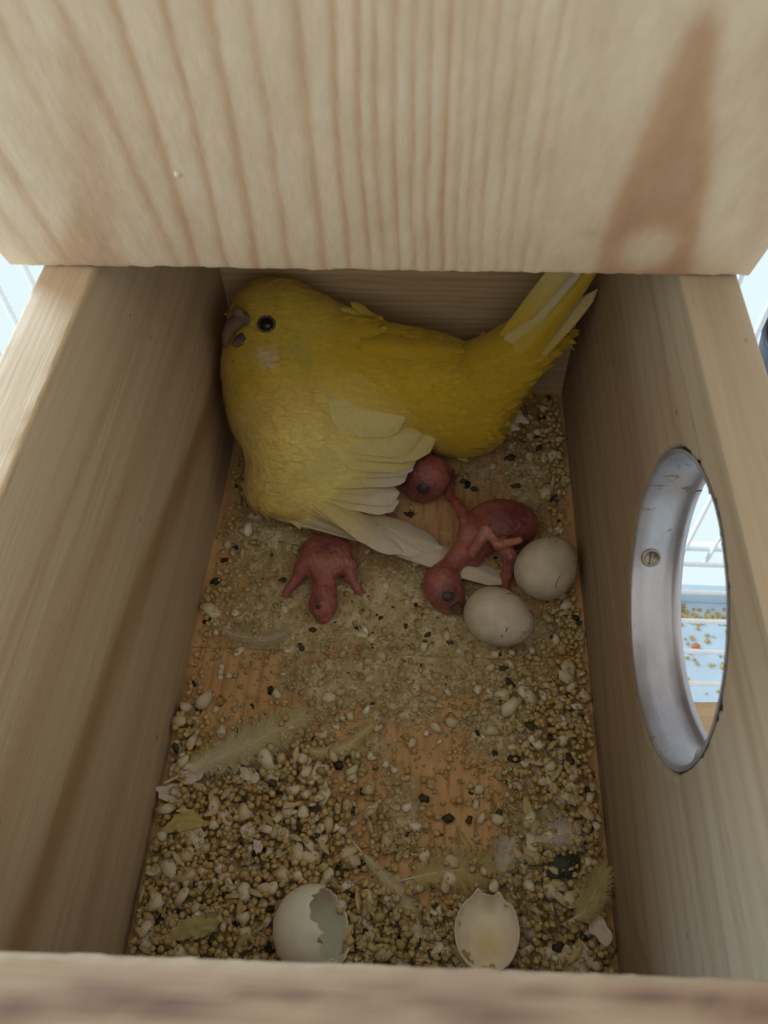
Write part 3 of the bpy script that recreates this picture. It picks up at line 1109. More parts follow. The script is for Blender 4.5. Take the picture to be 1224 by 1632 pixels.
# tail, raised into the back right corner
tail = [((790, 560, 36), (885, 440, 66), 1.45, 5.0, LEM, PALEY), ((795, 570, 36), (902, 440, 65), 1.45, 5.5, PALEY, WHT * .97), ((800, 590, 34), (925, 440, 64), 1.4, 4.5, LEM, LEM), ((805, 600, 32), (946, 440, 64), 1.35, 5.0, YEL, YEL * 1.02),
        ((805, 612, 30), (960, 440, 63), 1.3, 5.0, YEL, LEM), ((802, 622, 28), (968, 446, 61), 1.25, 4.5, LEM, PALEY), ((800, 628, 27), (938, 480, 54), 1.12, 4.0, LEM, PALEY)]
for i, (b, t, ext, w, c0, c1) in enumerate(tail):
    p0, p1 = P(*b), P(*t)
    p1 = p0 + (p1 - p0) * ext
    p1[0] = min(p1[0], 51.8); p1[1] = min(p1[1], 187)
    v, f, c, bb_ = feather(p0, p1, (-.35, -.85, .35), w, .25, .02, .8, 13, 6, 500 + i, c0, c1, .04, .35)
    v = np.array(v); v[:, 0] = np.minimum(v[:, 0], 52.2)
    part('tail_feather', mesh('tail_feather', v, f, M_feather, cols=c, attrs={'barb': bb_}), bird)
# pale fringe under the tail and belly
for j in range(16):
    a = j / 15
    b = P(720 + 75 * a, 700 - 55 * a, 10 + 8 * a)
    t = P(745 + 95 * a + rng.normal(0, 4), 735 - 65 * a + rng.normal(0, 4), 4 + 8 * a)
    v, f, c, bb_ = feather(b, t, (.2, -.6, .8), 4.2, .3, .05, .6, 7, 4, 540 + j, LEM, WHT if a > .2 else LEM, .3, .5)
    part('vent_feather', mesh('vent_feather', v, f, M_feather, cols=c, attrs={'barb': bb_}), bird)

# face
eyec = P(425, 517, 0)
d = ray(425, 517); d /= np.linalg.norm(d)
tt = [(V[i] - CAM) @ d for i in np.argsort(np.linalg.norm(np.cross(V - CAM, d), axis=1))[:40]]
hit = CAM + d * min(tt)
nf = N[np.argmin(np.linalg.norm(V - hit, axis=1))]
def disc(c, nrm, r, h, squash=1.0, seed=0):
    nrm = nrm / np.linalg.norm(nrm)
    v = ICO3[0].copy()
    a = np.cross(nrm, [0, 0, 1.]); a /= np.linalg.norm(a)
    b = np.cross(nrm, a)
    return c + np.outer(v[:, 0], a) * r + np.outer(v[:, 1], b) * r * squash + np.outer(v[:, 2], nrm) * h, ICO3[1]
e = part('eye', mesh('eye', *disc(hit + nf * .1, nf, 1.9, 1.3), M_eye), bird)
v, f = [], []
a_ = np.cross(nf, [0, 0, 1.]); a_ /= np.linalg.norm(a_); b_ = np.cross(nf, a_)
ringpts = [hit + nf * .35 + (a_ * math.cos(q) * 2.25 + b_ * math.sin(q) * 2.05) for q in np.linspace(0, 2 * math.pi, 25)]
er = link('eye_ring', mesh('eye_ring', *tube(ringpts, .36, 8), M_eyering), bird)
er.parent = e
er.matrix_parent_inverse = Matrix.Identity(4)
# hooked beak and cere, pressed towards the left wall


def on_body(u, v, out=0.0):          # where the line of sight meets the plumage, stepped out a little
    d = ray(u, v); d /= np.linalg.norm(d)
    near = np.argsort(np.linalg.norm(np.cross(V - CAM, d), axis=1))[:30]
    return CAM + d * (((V[near] - CAM) @ d).min() - out)


tb = np.linalg.norm(on_body(398, 520) - CAM)


def at_range(u, v, r):
    d = ray(u, v); d /= np.linalg.norm(d)
    q = CAM + d * r
    q[0] = max(q[0], -51.2)
    return q


bp = [at_range(392, 508, tb + 2), at_range(380, 511, tb + .6), at_range(369, 520, tb + .4), at_range(362, 534, tb + 1), at_range(359, 546, tb + 1.6), at_range(362, 554, tb + 2)]
part('beak', mesh('beak', *tube(bp, [1.9, 2.05, 1.9, 1.55, 1.0, .4], 12), M_beak), bird)
lb = [at_range(390, 540, tb + 2), at_range(378, 546, tb + 1.6), at_range(371, 551, tb + 2)]
part('lower_beak', mesh('lower_beak', *tube(lb, [1.9, 1.4, .5], 10), M_beak), bird)
part('cere', mesh('cere', *disc(at_range(379, 499, tb + .6), np.array([-.5, -.7, .6]), 2.1, 1.4, .8), M_cere), bird)

# ------------------------------------------------------------------ nestlings
RED, PINK, TAN = np.array([.28, .072, .066]), np.array([.52, .21, .18]), np.array([.60, .30, .20])


def chick(name, label, prims, spots, eyes, root_at, base=RED, res=.42, k=1.6, beak=None):
    r = empty(name, root_at)
    tag(r, label, 'chick', 'naked nestlings')
    V, F = body(prims, res, k, 2.0)
    V[:, 2] = np.maximum(V[:, 2], .6)
    N = vnormals(V, F)
    V = V + N * ((fbm(V * .9, 17, 3) - .5) * .45)[:, None]
    n = fbm(V * .25, 33)[:, None]
    c = base * (1 - n) + PINK * n
    for q, rad, cc, s in spots:
        kk = s * np.exp(-(np.linalg.norm(V - q, axis=1) / rad) ** 2)[:, None]
        c = c * (1 - kk) + np.asarray(cc) * kk
    part('body', mesh('body', V, F, M_skin, cols=c), r)
    for (u, v, z), rad in eyes:
        d = ray(u, v); d /= np.linalg.norm(d)
        near = np.linalg.norm(np.cross(V - CAM, d), axis=1) < .6
        tt = (V[near] - CAM) @ d
        hit = CAM + d * tt.min()
        nf = N[near][np.argmin(tt)]
        part('eye', mesh('eye', *disc(hit - nf * .6, nf, rad * .74, .85, .85), M_bruise), r)
    if beak is not None:
        part('beak', mesh('beak', *tube(beak[0], beak[1], 10), M_cere), r)
    return r


def limb(pts, r0, r1, k=.8):
    out = []
    n = len(pts) - 1
    for i in range(n):
        ra = r0 + (r1 - r0) * i / n
        rb = r0 + (r1 - r0) * (i + 1) / n
        out.append(('c', P(*pts[i]), P(*pts[i + 1]), ra, rb, k))
    return out


def toes(at, dirs, r=.55):
    return [('c', P(*at), P(at[0] + du, at[1] + dv, max(.9, at[2] + dz)), r, r * .7, .4) for du, dv, dz in dirs]


# A: sprawled in front of the eggs, head towards the viewer
pa = [('e', P(800, 836, 7), (10.2, 7.5, 7)), ('e', P(765, 855, 6.5), (6.5, 5.5, 5.5)), ('e', P(752, 888, 4), (3.4, 3.2, 3.6)),
      ('c', P(752, 862, 7), P(716, 905, 5.5), 3.4, 3.0), ('e', P(705, 932, 5), (5.4, 6.3, 4.9)), ('e', P(714, 952, 4.2), (4.6, 4.4, 4))]
pa += limb([(745, 850, 9), (739, 822, 9.5), (729, 803, 9), (717, 792, 6), (721, 762, 3)], 1.9, 1.1)
pa += toes((721, 762, 3), [(-14, -8, -1), (2, -16, -1), (10, -6, -1.5)])
pa += limb([(752, 882, 9), (775, 845, 14), (794, 868, 13.5), (828, 861, 13.5)], 1.7, 1.0)
pa += limb([(798, 866, 11), (812, 885, 9), (809, 915, 4), (806, 934, 1.6)], 2.3, 1.2)
pa += toes((806, 934, 1.6), [(-16, 8, 0), (-5, 14, 0), (10, 10, 0)])
spots = [(P(812, 832, 12), 7, (.13, .020, .019), .75), (P(775, 845, 15), 3.5, TAN, .8), (P(800, 867, 14.5), 3.5, TAN, .85), (P(828, 861, 14), 2.5, TAN, .8),
         (P(713, 951, 8), 3.6, (.09, .04, .04), .8), (P(735, 875, 9), 4, PINK, .6), (P(700, 925, 9), 3, (.55, .22, .17), .5)]
chick('nestling', 'dark red naked nestling sprawled beside the two eggs with its swollen belly up', pa, spots, [((714, 950, 7), 2.5)], P(760, 880, 0),
      beak=([P(722, 962, 5.5), P(730, 972, 4.2), P(733, 979, 3)], [1.9, 1.4, .5]))
# B: only the head showing under the wing
pb = [('e', P(683, 760, 7), (6.6, 6.6, 6.6)), ('e', P(672, 776, 5), (5, 5, 4.6)), ('c', P(670, 750, 6), P(620, 760, 5), 3.6, 3.4), ('e', P(590, 775, 5.6), (9, 6.5, 5)),
      ('c', P(600, 800, 4), P(625, 822, 2), 1.6, 1.1, .8)]
spots = [(P(674, 779, 9), 3.8, (.07, .035, .035), .85), (P(695, 745, 13), 4, (.50, .17, .14), .5)]
chick('nestling', 'red nestling head with a dark closed eye peeping out under the white wing tips', pb, spots, [((674, 780, 8), 2.7)], P(660, 765, 0),
      beak=([P(655, 770, 7), P(646, 775, 5.5), P(642, 780, 4)], [1.9, 1.4, .5]))
# C: lying on its front by itself
pc = [('e', P(520, 880, 5.2), (7.4, 5.0, 5.0)), ('e', P(519, 898, 5.5), (6.2, 4.2, 4.6)), ('c', P(518, 900, 6), P(516, 945, 4.8), 3.5, 3.1), ('e', P(515, 962, 4), (3.9, 4.6, 3.7)),
      ('c', P(516, 965, 3.6), P(516, 984, 2.4), 2.9, 1.7)]
pc += limb([(500, 880, 6.5), (482, 905, 4.8), (474, 922, 3.2), (457, 942, 1.5)], 2.7, 1.1)
pc += toes((457, 942, 1.4), [(-8, 8, 0), (-2, 12, 0), (8, 8, 0)], .5)
pc += limb([(538, 882, 6.5), (556, 900, 4.8), (559, 920, 3.2), (572, 942, 1.5)], 2.7, 1.1)
pc += toes((572, 940, 1.4), [(10, 4, 0), (4, 10, 0), (-8, 8, 0)], .5)
pc += limb([(502, 888, 8), (488, 898, 6.5), (494, 915, 4.5)], 1.5, 1.0)
pc += limb([(536, 888, 8), (548, 898, 6), (540, 912, 4.5)], 1.5, 1.0)
spots = [(P(540, 890, 9), 3.2, TAN, .7), (P(498, 892, 9), 3.0, TAN, .65), (P(520, 870, 10), 4, (.15, .03, .03), .6), (P(507, 958, 7), 1.6, (.12, .05, .05), .6)]
chick('nestling', 'small red nestling lying face down below the drooped wing, away from the eggs', pc, spots, [((507, 968, 5), 1.1)], P(518, 905, 0), res=.36,
      beak=([P(516, 978, 3), P(516, 988, 2.2), P(516, 993, 1.6)], [1.6, 1.1, .4]))


# ------------------------------------------------------------------ eggs and empty shells
def egg_profile(L, D, n=28):
    t = np.linspace(0, math.pi, n)
    x = -np.cos(t) * L / 2
    r = np.sin(t) * D / 2 * (1 - .10 * (-np.cos(t)) )
    return x, r


def egg_mesh(L, D, ax, side, c, n=28, m=36):
    ax = np.asarray(ax, float); ax /= np.linalg.norm(ax)
    b = np.cross(ax, [0, 0, 1.]); b /= np.linalg.norm(b)
    u = np.cross(b, ax)
    x, r = egg_profile(L, D, n)
    V, F = [], []
    for i in range(n):
        for j in range(m):
            a = 2 * math.pi * j / m
            V.append(c + ax * x[i] + (b * math.cos(a) + u * math.sin(a)) * r[i])
    for i in range(n - 1):
        for j in range(m):
            F.append((i * m + j, i * m + (j + 1) % m, (i + 1) * m + (j + 1) % m, (i + 1) * m + j))
    return np.array(V), F


ea = P(828, 1000, 7.3) - P(762, 972, 7.3)
c = P(795, 984, 7.5)
v, f = egg_mesh(18.6, 15.0, ea, 1, np.array([0, 0, 0.]))
tag(link('egg', mesh('egg', v, f, M_egg), None, c), 'cream egg in front, lying between the chick and the seed heap', 'egg', 'whole eggs')
ea = P(905, 868, 7.3) - P(838, 944, 7.3)
c = P(872, 904, 8.2)
v, f = egg_mesh(19.0, 16.2, ea, 1, np.array([0, 0, 0.]))
tag(link('egg', mesh('egg', v, f, M_egg), None, c), 'speckled greyish egg touching the wall with the hole, behind the other whole egg', 'egg', 'whole eggs')


def shell(L, D, ax, cut, jag, c, m=72, n=22, th=.2, seed=0, prongs=()):
    """open egg shell; ax points from the closed end to the opening, cut = fraction of length kept"""
    ax = np.asarray(ax, float); ax /= np.linalg.norm(ax)
    b = np.cross(ax, [0.13, .2, 1.]); b /= np.linalg.norm(b)
    u = np.cross(b, ax)
    an = 2 * math.pi * np.arange(m) / m
    e = cut + jag * (vnoise(np.stack([np.cos(an) * 2.2, np.sin(an) * 2.2, an * 0 + seed], 1), seed) - .5) * 2 + .75 * jag * (rng.random(m) - .5)
    for a0, w, h in prongs:
        da = (an - a0 + math.pi) % (2 * math.pi) - math.pi
        e = e + h * np.clip(1 - np.abs(da) / w, 0, 1)
    e = np.clip(e, .15, .97)
    V, F = [], []
    for lay in (0, 1):
        for i in range(n):
            for j in range(m):
                t = math.acos(1 - 2 * e[j]) * i / (n - 1)
                x = -math.cos(t) * (L / 2 - lay * th)
                r = math.sin(t) * (D / 2 - lay * th) * (1 + .08 * math.cos(t))
                V.append(c + ax * x + (b * math.cos(an[j]) + u * math.sin(an[j])) * r)
    o = n * m
    for i in range(n - 1):
        for j in range(m):
            q = (i * m + j, i * m + (j + 1) % m, (i + 1) * m + (j + 1) % m, (i + 1) * m + j)
            F.append(q)
            F.append(tuple(k + o for k in q[::-1]))
    for j in range(m):
        a, b2 = (n - 1) * m + j, (n - 1) * m + (j + 1) % m
        F.append((a, b2, b2 + o, a + o))
    return np.array(V), F


z0_ = 9.2
c = P(503, 1480, z0_)
ax = P(590, 1458, z0_ + 6.0) - P(488, 1482, z0_)
v, f = shell(17.4, 17.2, ax, .70, .10, np.zeros(3), seed=4)
tag(link('empty_eggshell', mesh('empty_eggshell', v, f, M_shell), None, c), 'round white eggshell with a wide bite shaped opening on its right side', 'eggshell', 'empty eggshells')
c = P(776, 1482, 8.0)
ax = P(775, 1455, 16) - P(777, 1500, 5)
v, f = shell(13.6, 13.4, ax, .50, .05, np.zeros(3), seed=9)
axn = ax / np.linalg.norm(ax)
lng = P(780, 1425, 6.5) - P(774, 1540, 6.5)
lng = lng - axn * (lng @ axn); lng /= np.linalg.norm(lng)
along = v @ lng
v = v + np.outer(along * .26, lng)
brk = np.clip((v @ lng - 6.0) / 2.5, 0, 1)                       # broken upper end, two prongs left standing
acr = v @ np.cross(axn, lng)
v = v - np.outer(brk * (1.6 - 2.6 * np.exp(-((acr - 2.6) / .8) ** 2) - 2.0 * np.exp(-((acr + 2.2) / .9) ** 2)), lng) + np.outer(brk * .8, axn)
yk = np.exp(-((np.linalg.norm(v + axn * 5.8, axis=1) / 4.2) ** 2))[:, None]
inner = np.zeros((len(v), 1)); inner[len(v) // 2:] = 1
cc = np.array([.88, .83, .73]) * (1 - yk * inner) + np.array([.70, .57, .28]) * yk * inner * .8 + np.array([.88, .83, .73]) * yk * inner * .2
tag(link('empty_eggshell', mesh('empty_eggshell', v, f, M_shellin, cols=cc), None, c), 'upturned oval half eggshell with a jagged rim, stained yellow inside', 'eggshell', 'empty eggshells')

# ------------------------------------------------------------------ litter
obst = [(P(795, 984, 0), 7.5), (P(872, 904, 0), 8.0), (P(800, 836, 0), 9.0), (P(765, 860, 0), 6), (P(708, 940, 0), 5.2), (P(518, 885, 0), 7), (P(516, 955, 0), 3.6),
        (P(683, 765, 0), 6.0), (P(503, 1490, 0), 6.5), (P(777, 1490, 0), 6.0)]


def free(p, r=0):
    if abs(p[0]) > BOXW - 1.0 - r or p[1] < Y0 + 1 or p[1] > Y1 - 1.2: return False
    return all((p[0] - o[0]) ** 2 + (p[1] - o[1]) ** 2 > (q + r) ** 2 for o, q in obst)


clusters = [  # photo spots: u, v, su, sv, weight
    (400, 1330, 95, 75, 30), (330, 1450, 85, 60, 30), (290, 1290, 40, 80, 12), (470, 1290, 70, 60, 12), (560, 1500, 110, 40, 14), (300, 1160, 14, 55, 7), (380, 1480, 120, 40, 14),
    (700, 1520, 130, 32, 12), (640, 1470, 60, 40, 6), (880, 1480, 70, 60, 14), (920, 1320, 34, 100, 20), (870, 1220, 45, 60, 9), (905, 1150, 25, 90, 12), (850, 1110, 45, 40, 5), (800, 1420, 60, 50, 6),
    (912, 1010, 14, 45, 7), (875, 680, 18, 28, 6), (885, 745, 10, 60, 6), (850, 700, 25, 30, 4), (890, 1560, 80, 30, 8), (345, 960, 18, 40, 2), (390, 790, 14, 50, 3), (750, 1100, 60, 40, 1),
    (740, 1290, 60, 70, 1), (560, 1270, 30, 70, 1), (600, 1120, 250, 60, 1), (380, 970, 30, 60, 2), (250, 1500, 40, 40, 8), (470, 1400, 70, 60, 12), (520, 1600, 260, 25, 12), (470, 1200, 40, 40, 3)]
wts = np.array([q[4] for q in clusters], float)
wts /= wts.sum()


def sample():
    while True:
        q = clusters[rng.choice(len(clusters), p=wts)]
        u, v = rng.normal(q[0], q[1]), rng.normal(q[2 - 1], q[3]) if False else rng.normal(q[1], q[3])
        yield u, v


def spot():
    while True:
        q = clusters[rng.choice(len(clusters), p=wts)]
        p = P(rng.normal(q[0], q[2]), rng.normal(q[1], q[3]))
        if free(p, .6): return p


grid = {}


def settle(p, r, maxz=7.0):
    gx, gy = int(p[0] // 3), int(p[1] // 3)
    base = .35 if p[1] > YS else 0.0
    z = base + r * .92
    for i in range(gx - 1, gx + 2):
        for j in range(gy - 1, gy + 2):
            for (x, y, zz, rr) in grid.get((i, j), ()):
                d2 = (x - p[0]) ** 2 + (y - p[1]) ** 2
                s_ = (r + rr) * .88
                if d2 < s_ * s_:
                    z = max(z, zz + math.sqrt(s_ * s_ - d2) * .8)
    if z > maxz: return None
    grid.setdefault((gx, gy), []).append((p[0], p[1], z, r))
    return z


def rmat(tilt=math.pi):
    a, b, c = rng.uniform(-tilt, tilt), rng.uniform(-tilt, tilt), rng.uniform(0, 2 * math.pi)
    return np.array(Matrix.Rotation(c, 3, 'Z') @ Matrix.Rotation(a, 3, 'X') @ Matrix.Rotation(b, 3, 'Y'))


def lump(ico, scale, jit, seed):
    v, f = ico
    r = 1 + (vnoise(v * 1.6 + 50 + seed * 3.1, seed) - .5) * jit
    return v * r[:, None] * np.asarray(scale), f


SEED_V = [lump(ICO1, s_, .22, 200 + i) for i, s_ in enumerate([(1, .95, .88), (1.08, .92, .9), (.95, .95, .95), (1.15, .85, .8)])]
seed_me = [mesh('millet_seed', v, f, M_millet) for v, f in SEED_V]
GROAT_V = [lump(ICO1, s_, 1.0, 220 + i) for i, s_ in enumerate([(1.4, .95, .55), (1.2, 1.0, .5), (1.6, .8, .55), (1.1, .9, .7)])]
groat_me = [mesh('oat_groat', v, f, M_groat) for v, f in GROAT_V]
DROP_V = [lump(ICO2, s_, 1.5, 240 + i) for i, s_ in enumerate([(1.1, .8, .6), (.9, .9, .7), (1.3, .7, .6), (1.0, .8, .5)])]
drop_me = [mesh('dropping', v, f, M_drop) for v, f in DROP_V]

items = []     # kind, pos, r, variant
for k in range(5600):
    p = spot()
    t = rng.random()
    if t < .81: kind, r = 's', rng.uniform(.68, 1.05)
    elif t < .965: kind, r = 'g', rng.uniform(.8, 1.9) if rng.random() < .8 else rng.uniform(1.7, 2.5)
    else: kind, r = 'd', rng.uniform(.6, 1.25)
    z = settle(p, r * (.95 if kind == 's' else .6), 4.6 if p[1] < 75 else 2.6)
    if z is None: continue
    items.append((kind, np.array([p[0], p[1], z]), r, int(rng.integers(4))))
# scattered dark droppings and pale crumbs over the caked middle
for k in range(170):
    u, v = (rng.normal(640, 130), rng.normal(1000, 45)) if k < 80 else (rng.uniform(330, 930), rng.uniform(760, 1420))
    p = P(u, v)
    if not free(p, .5): continue
    r = rng.uniform(.2, .6) if rng.random() < .9 else rng.uniform(.7, 1.1)
    items.append(('d', np.array([p[0], p[1], (.35 if p[1] > YS else 0) + r * .5]), r, int(rng.integers(4))))
for k in range(70):
    u, v = rng.uniform(340, 930), rng.uniform(880, 1420)
    p = P(u, v)
    if not free(p, 1): continue
    r = rng.uniform(.7, 1.5)
    items.append(('g', np.array([p[0], p[1], (.35 if p[1] > YS else 0) + r * .4]), r, int(rng.integers(4))))
for u, v, r in ((522, 1110, 2.0), (508, 1168, 1.6), (655, 1185, 1.5), (735, 1360, 1.5), (232, 1505, 2.4), (345, 1450, 2.2), (300, 1400, 2.6), (270, 1470, 2.0)):
    items.append(('g', P(u, v, 3.0 if v > 1380 else .8), r, 1))
for u, v, r in ((343, 928, 2.0), (554, 1208, 1.3), (541, 1277, 1.3), (812, 730, 2.0), (822, 775, 1.7), (876, 795, 1.8), (716, 1305, 1.8), (795, 1298, 1.4), (540, 1388, 2.2), (630, 1500, 1.8), (728, 1455, 2.0),
                (665, 1455, 1.6), (902, 1308, 1.6), (745, 772, 1.9), (755, 780, 1.6), (738, 768, 1.4), (652, 820, 1.8), (480, 1030, 1.4), (500, 1005, 1.4)):
    items.append(('d', P(u, v, .7), r * .72, int(rng.integers(4))))


def vis(it):            # how large it shows, front litter first, buried ones last
    p = it[1]
    return it[2] / np.linalg.norm(p - CAM) + .0006 * p[2]


MARKS = [(P(*q), t) for q, t in (
    ((250, 1440), 'against the left wall near the front lip'), ((275, 1330), 'beside the curled yellow peel at the left wall'), ((300, 1245), 'under the largest shell flake at the left wall'),
    ((305, 1150), 'in the strip along the left wall behind the feather'), ((420, 1180), 'around the downy yellow feather'), ((395, 1330), 'around the angular shell flake in the left heap'),
    ((470, 1310), 'on the right slope of the left heap'), ((340, 1410), 'in the thick of the left heap'), ((330, 1490), 'by the olive peel in the front left corner'), ((420, 1460), 'left of the bitten eggshell'),
    ((505, 1410), 'just behind the bitten eggshell'), ((590, 1490), 'right of the bitten eggshell'), ((650, 1500), 'at the quill tip of the long thin feather'), ((700, 1470), 'left of the upturned half shell'),
    ((775, 1410), 'just behind the upturned half shell'), ((840, 1490), 'right of the upturned half shell'), ((920, 1530), 'by the shell piece in the front right corner'), ((950, 1430), 'beside the peel at the right wall'),
    ((900, 1385), 'around the dark leaf scrap'), ((940, 1310), 'along the right wall behind the leaf scrap'), ((860, 1280), 'by the yellow peel strip at the right'), ((920, 1200), 'along the right wall below the hole'),
    ((850, 1180), 'on the wood left of the hole side heap'), ((915, 1080), 'along the right wall in front of the eggs'), ((820, 1080), 'in front of the nearer whole egg'), ((915, 1000), 'in the gap between the eggs and the wall'),
    ((880, 780), 'behind the speckled egg at the right wall'), ((865, 690), 'in the back right corner under the tail'), ((740, 780), 'between the two chick heads'), ((600, 1000), 'on the caked floor between the chicks'),
    ((450, 990), 'left of the chick that lies face down'), ((350, 940), 'by the left wall below the wing'), ((390, 780), 'between the wing and the left wall'), ((560, 1110), 'on the smeared wood in the middle of the floor'),
    ((700, 1130), 'on the caked patch in front of the nearer egg'), ((600, 1260), 'on the bare orange wood in the middle'), ((740, 1290), 'on the grooved wood right of the middle'), ((640, 1360), 'beside the long thin feather'))]


def where(p):
    return min(MARKS, key=lambda m: np.linalg.norm(m[0][:2] - p[:2]))[1]


INFO = {'s': ('millet_seed', seed_me, SEED_V, 'round tan millet seed', 'seed', 'loose millet seeds', 300),
        'g': ('oat_groat', groat_me, GROAT_V, 'flat pale seed flake', 'flake', 'pale seed flakes', 280),
        'd': ('dropping', drop_me, DROP_V, 'small dry blackish dropping', 'dropping', 'dry droppings', 290)}
for kind, (nm, mes, VS, lab, cat, grp, lim) in INFO.items():
    its = sorted([i for i in items if i[0] == kind], key=vis, reverse=True)
    for it in its[:lim]:
        o = bpy.data.objects.new(nm, mes[it[3]])
        col.objects.link(o)
        o.location = Vector(it[1] * S)
        o.scale = (it[2],) * 3
        t = math.pi if kind == 's' else .5
        o.rotation_euler = (rng.uniform(-t, t), rng.uniform(-t, t), rng.uniform(0, 6.28))
        tag(o, lab + ' ' + where(it[1]), cat, grp)
    rest = its[lim:]
    if rest:
        VV, FF, TT, off = [], [], [], 0
        for it in rest:
            v, f = VS[it[3]]
            v = (v * it[2]) @ rmat(math.pi if kind == 's' else .5).T + it[1]
            VV.append(v)
            FF.extend(tuple(k + off for k in q) for q in f)
            TT += [rng.random()] * len(v)
            off += len(v)
        o = link(nm + '_litter', mesh(nm + '_litter', np.concatenate(VV), FF, mes[0].materials[0], attrs={'tint': TT}))
        tag(o, {'s': 'bed of smaller millet grains filling the heaps along the walls', 'g': 'bed of small pale flakes mixed through the seed heaps', 'd': 'scatter of tiny dark droppings through the litter'}[kind],
            {'s': 'seed', 'g': 'flake', 'd': 'dropping'}[kind], None, 'stuff')

# fine crumbs caked on the floor
VV, FF, TT, off = [], [], [], 0
n_ = 0
while n_ < 9000:
    u, v = rng.uniform(200, 980), rng.uniform(700, 1560)
    p = P(u, v)
    if not free(p, 0): continue
    if crust_at(p[None])[0] < rng.random() * .75: continue
    if v > 1150 and rng.random() > .3 + .7 * (500 < u < 830): continue
    r = rng.uniform(.15, .5) * (1 if rng.random() < .9 else rng.uniform(1.6, 2.8))
    vv, f = lump(ICO1, (1.2, 1, .5), 1.1, int(rng.integers(40)))
    gx, gy = int(p[0] // 3), int(p[1] // 3)
    top = max([zz + rr * .7 for q in [grid.get((gx + i, gy + j), ()) for i in (-1, 0, 1) for j in (-1, 0, 1)] for (x, y, zz, rr) in q if (x - p[0]) ** 2 + (y - p[1]) ** 2 < rr * rr] + [(.35 if p[1] > YS else 0) + .25])
    vv = (vv * r) @ rmat(.6).T + np.array([p[0], p[1], top + r * .3])
    VV.append(vv); FF.extend(tuple(k + off for k in q) for q in f)
    TT += [rng.random()] * len(vv); off += len(vv); n_ += 1
tag(link('caked_crumbs', mesh('caked_crumbs', np.concatenate(VV), FF, M_crumb, attrs={'tint': TT})), 'fine caked crumbs of droppings and dust crusting the middle of the floor', 'crumbs', None, 'stuff')


# husks: curled slivers
def husk(L, w, curl, seed):
    r = np.random.default_rng(seed)
    V, F = [], []
    n, m = 6, 3
    for i in range(n + 1):
        t = i / n
        ww = w * math.sin(math.pi * (.08 + .84 * t)) * .5
        for j in range(m + 1):
            s_ = j / m * 2 - 1
            V.append((L * (t - .5), s_ * ww, curl * s_ * s_ * w * .35 + .25 * L * curl * (t - .5) ** 2 + r.normal(0, .05)))
    for i in range(n):
        for j in range(m):
            a = i * (m + 1) + j
            F.append((a, a + 1, a + m + 2, a + m + 1))
    return np.array(V), F


husk_me = [mesh('husk', *husk(3.0 + i * .6, 1.1 + .15 * i, (-1) ** i * .8, i), M_husk) for i in range(4)]
k = 0
while k < 70:
    p = spot()
    gx, gy = int(p[0] // 3), int(p[1] // 3)
    top = max([zz + rr for q in [grid.get((gx + i, gy + j), ()) for i in (-1, 0, 1) for j in (-1, 0, 1)] for (x, y, zz, rr) in q if (x - p[0]) ** 2 + (y - p[1]) ** 2 < 3] + [.4])
    o = bpy.data.objects.new('husk', husk_me[k % 4])
    col.objects.link(o)
    o.location = Vector(np.array([p[0], p[1], top + .1]) * S)
    o.rotation_euler = (rng.uniform(-.6, .6), rng.uniform(-.5, .5), rng.uniform(0, 6.28))
    tag(o, 'curled straw husk ' + where(p), 'husk', 'empty seed husks')
    k += 1

# broken bits of white shell: (u, v, z, size mm, stretch, rotation)
frags = [(300, 1228, 4.0, 6.5, 1.6, .5, 'large torn white shell flake lying against the left wall'), (275, 1265, 3.5, 4.2, 2.0, .35, 'long narrow white shell flake under the largest flake at the left wall'),
         (398, 1237, 3.4, 3.4, 1.8, .7, 'bone white shell flake on the seeds below the downy yellow feather'), (395, 1327, 4.6, 3.2, 1.1, .3, 'angular white shell flake in the middle of the left seed heap'),
         (410, 1347, 4.8, 2.2, 1.5, 1.2, 'small oval white shell chip touching the angular flake in the left heap'), (310, 1330, 4.5, 4.6, 1.4, .6, 'thin white shell sliver beside the curled yellow peel'),
         (915, 1535, 4.4, 6.6, 1.3, 1.5, 'broad white shell piece in the front right corner'), (955, 1478, 4.6, 4.2, 1.6, 1.0, 'pointed pale shell piece against the right wall'),
         (905, 1340, 3.6, 5.2, 1.3, .2, 'pale shell membrane beside the dark green leaf scrap'), (800, 1380, 1.6, 4.6, 1.2, .8, 'faint chalky smear of shell above the upturned half shell'),
         (910, 1243, 2.6, 2.4, 1.5, .9, 'small pinkish white shell chip near the right wall'), (836, 1217, 2.0, 1.8, 1.2, .4, 'tiny triangular white shell chip on the bare wood'),
         (680, 1168, 1.2, 1.3, 1.1, .2, 'tiny square white shell chip in the middle of the floor'), (905, 1143, 2.4, 2.0, 1.6, 1.9, 'slim white chip among seeds below the hole'), (470, 1465, 4.6, 2.6, 1.5, .5, 'white shell chip leaning on the bitten eggshell'),
         (640, 1535, 3.4, 3.0, 1.7, .9, 'thin white shell sliver at the front lip between the two empty shells')]
